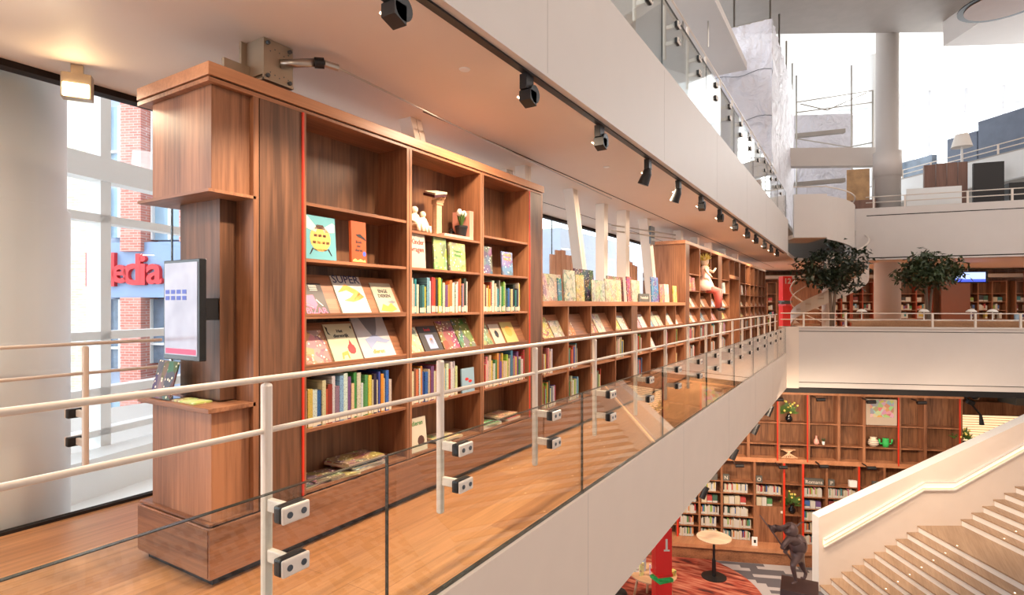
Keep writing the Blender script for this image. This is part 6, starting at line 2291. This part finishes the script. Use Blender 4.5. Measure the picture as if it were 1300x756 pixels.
wav(m_, (XS, ys_, 0), (XS, ys_ + 6.5, 0), 3.74, cz, 34, 30, .02, (1, 0))
m_.build('side_sheet', M['sheet'], sf, smooth=True)
dk = MB()
for z_ in (5.4, 7.0, 8.5):
    dk.box(-3.9, XS - .15, ys_ + .1, ys_ + 6.3, z_, z_ + .06)
dk.build('decks', plain('scaffold_board', (150, 140, 134), .8), sf)
for (x_, y_) in ((XS - .05, ys_ + .05), (-3.0, ys_ + .05), (-3.9, ys_ + .05), (XS - .05, ys_ + 2.2), (XS - .05, ys_ + 4.3), (XS - .05, ys_ + 6.4)):
    MB().tube([(x_, y_, 3.73), (x_, y_, cz + 1.1)], .028, 8).build('standard', M['steel'], sf, smooth=True)
for (a, b) in (((XS - .05, ys_ + .05), (-3.9, ys_ + .05)), ((XS - .05, ys_ + .05), (XS - .05, ys_ + 6.4))):
    for z_ in (5.5, 7.1, 8.6, cz + .02):
        MB().tube([(a[0], a[1], z_), (b[0], b[1], z_)], .022, 8).build('ledger', M['steel'], sf, smooth=True)
for z_ in (5.2, 6.6, 7.9):
    tie = MB()
    for k in range(11):
        a = ys_ - .022
        x0_ = XS - 1.95 * k / 11
        x1_ = XS - 1.95 * (k + 1) / 11
        tie.tube([(x0_, a, z_ + .05 * math.sin(k)), (x1_, a, z_ + .05 * math.sin(k + 1))], .008, 4)
    tie.build('tie_rope', M['bolt'], sf)

# open scaffolding bay with mesh behind it
OS = Fr((1010 - 650) / F_PX * 21.5, 21.5, 96)
t = thing('open_scaffold', 'thin open scaffold poles and braces above the white beam left of the round column', 'scaffold', tuple(OS.p(0, 0, 3.73)))
def OZ(px_, py_):
    return OS.z(px_, py_)
for px_, yt in ((1011, 96), (1081, 83), (1108, 115)):
    MB(OS).tube([(OS.u(px_), 0, 3.76), (OS.u(px_), 0, OZ(px_, yt))], .03, 8).build('standard', M['steel'], t, smooth=True)
for (xa, ya_, xb2, yb3) in ((1011, 130, 1108, 115), (1011, 143, 1108, 130), (1016, 132, 1050, 140), (1050, 140, 1100, 118), (1004, 175, 1078, 187), (1078, 187, 1108, 181)):
    MB(OS).tube([(OS.u(xa), 0, OZ(xa, ya_)), (OS.u(xb2), 0, OZ(xb2, yb3))], .022, 6).build('brace', M['steel'], t)
for (ya_, yb3) in ((166, 160), (229, 224)):
    m_ = MB(OS)
    m_.hexa([(OS.u(1011), .4, OZ(1011, ya_ + 5)), (OS.u(1080), .4, OZ(1080, yb3 + 4)), (OS.u(1080), .6, OZ(1080, yb3 + 4)), (OS.u(1011), .6, OZ(1011, ya_ + 5)),
             (OS.u(1011), .4, OZ(1011, ya_)), (OS.u(1080), .4, OZ(1080, yb3 - 1)), (OS.u(1080), .6, OZ(1080, yb3 - 1)), (OS.u(1011), .6, OZ(1011, ya_))])
    m_.build('deck', M['soffit'], t)
m_ = MB(OS)
m_.box(OS.u(1008), OS.u(1110), 1.6, 1.62, 3.76, OZ(1050, 128))
m_.build('mesh_sheet', M['sheet'], t)
# upper-floor backdrop behind the upper glass: white wall, column and ceiling
struct('ceiling_upper', MB().box(-7, -2.6, -2, 16.8, 7.9, 8.1), M['paint2'])
for k, (x_, y_) in enumerate(((-4.6, 6.2), (-4.6, 9.4), (-4.6, 12.4))):
    o = struct('column_%d' % (5 + k), MB().lathe((x_, y_, 0), [(.3, 3.73), (.3, 7.9)], 32), M['paint2'])
# scaffold poles near the very top
t = thing('scaffold_rail', 'scaffold guard rail with coloured clamps near the top edge of the picture', 'scaffold', tuple(pt(870, 8, 13)))
MB().tube([pt(862, 9, 13), pt(925, -3, 13)], .02, 6).build('ledger', M['steel'], t)
for px_ in (867, 899):
    MB().tube([pt(px_, 60, 13), pt(px_, -8, 13)], .02, 6).build('standard', M['steel'], t)
MB().ball(pt(895, 5, 12.95), .06, 8).build('yellow_clamp', M['yellow'], t)
MB().ball(pt(870, 13, 12.95), .07, 8).build('blue_clamp', M['navy'], t)

for o in list(bpy.data.objects):
    if '_o' in o:
        del o['_o']
print('books', NB[0], 'objects', len(bpy.data.objects))
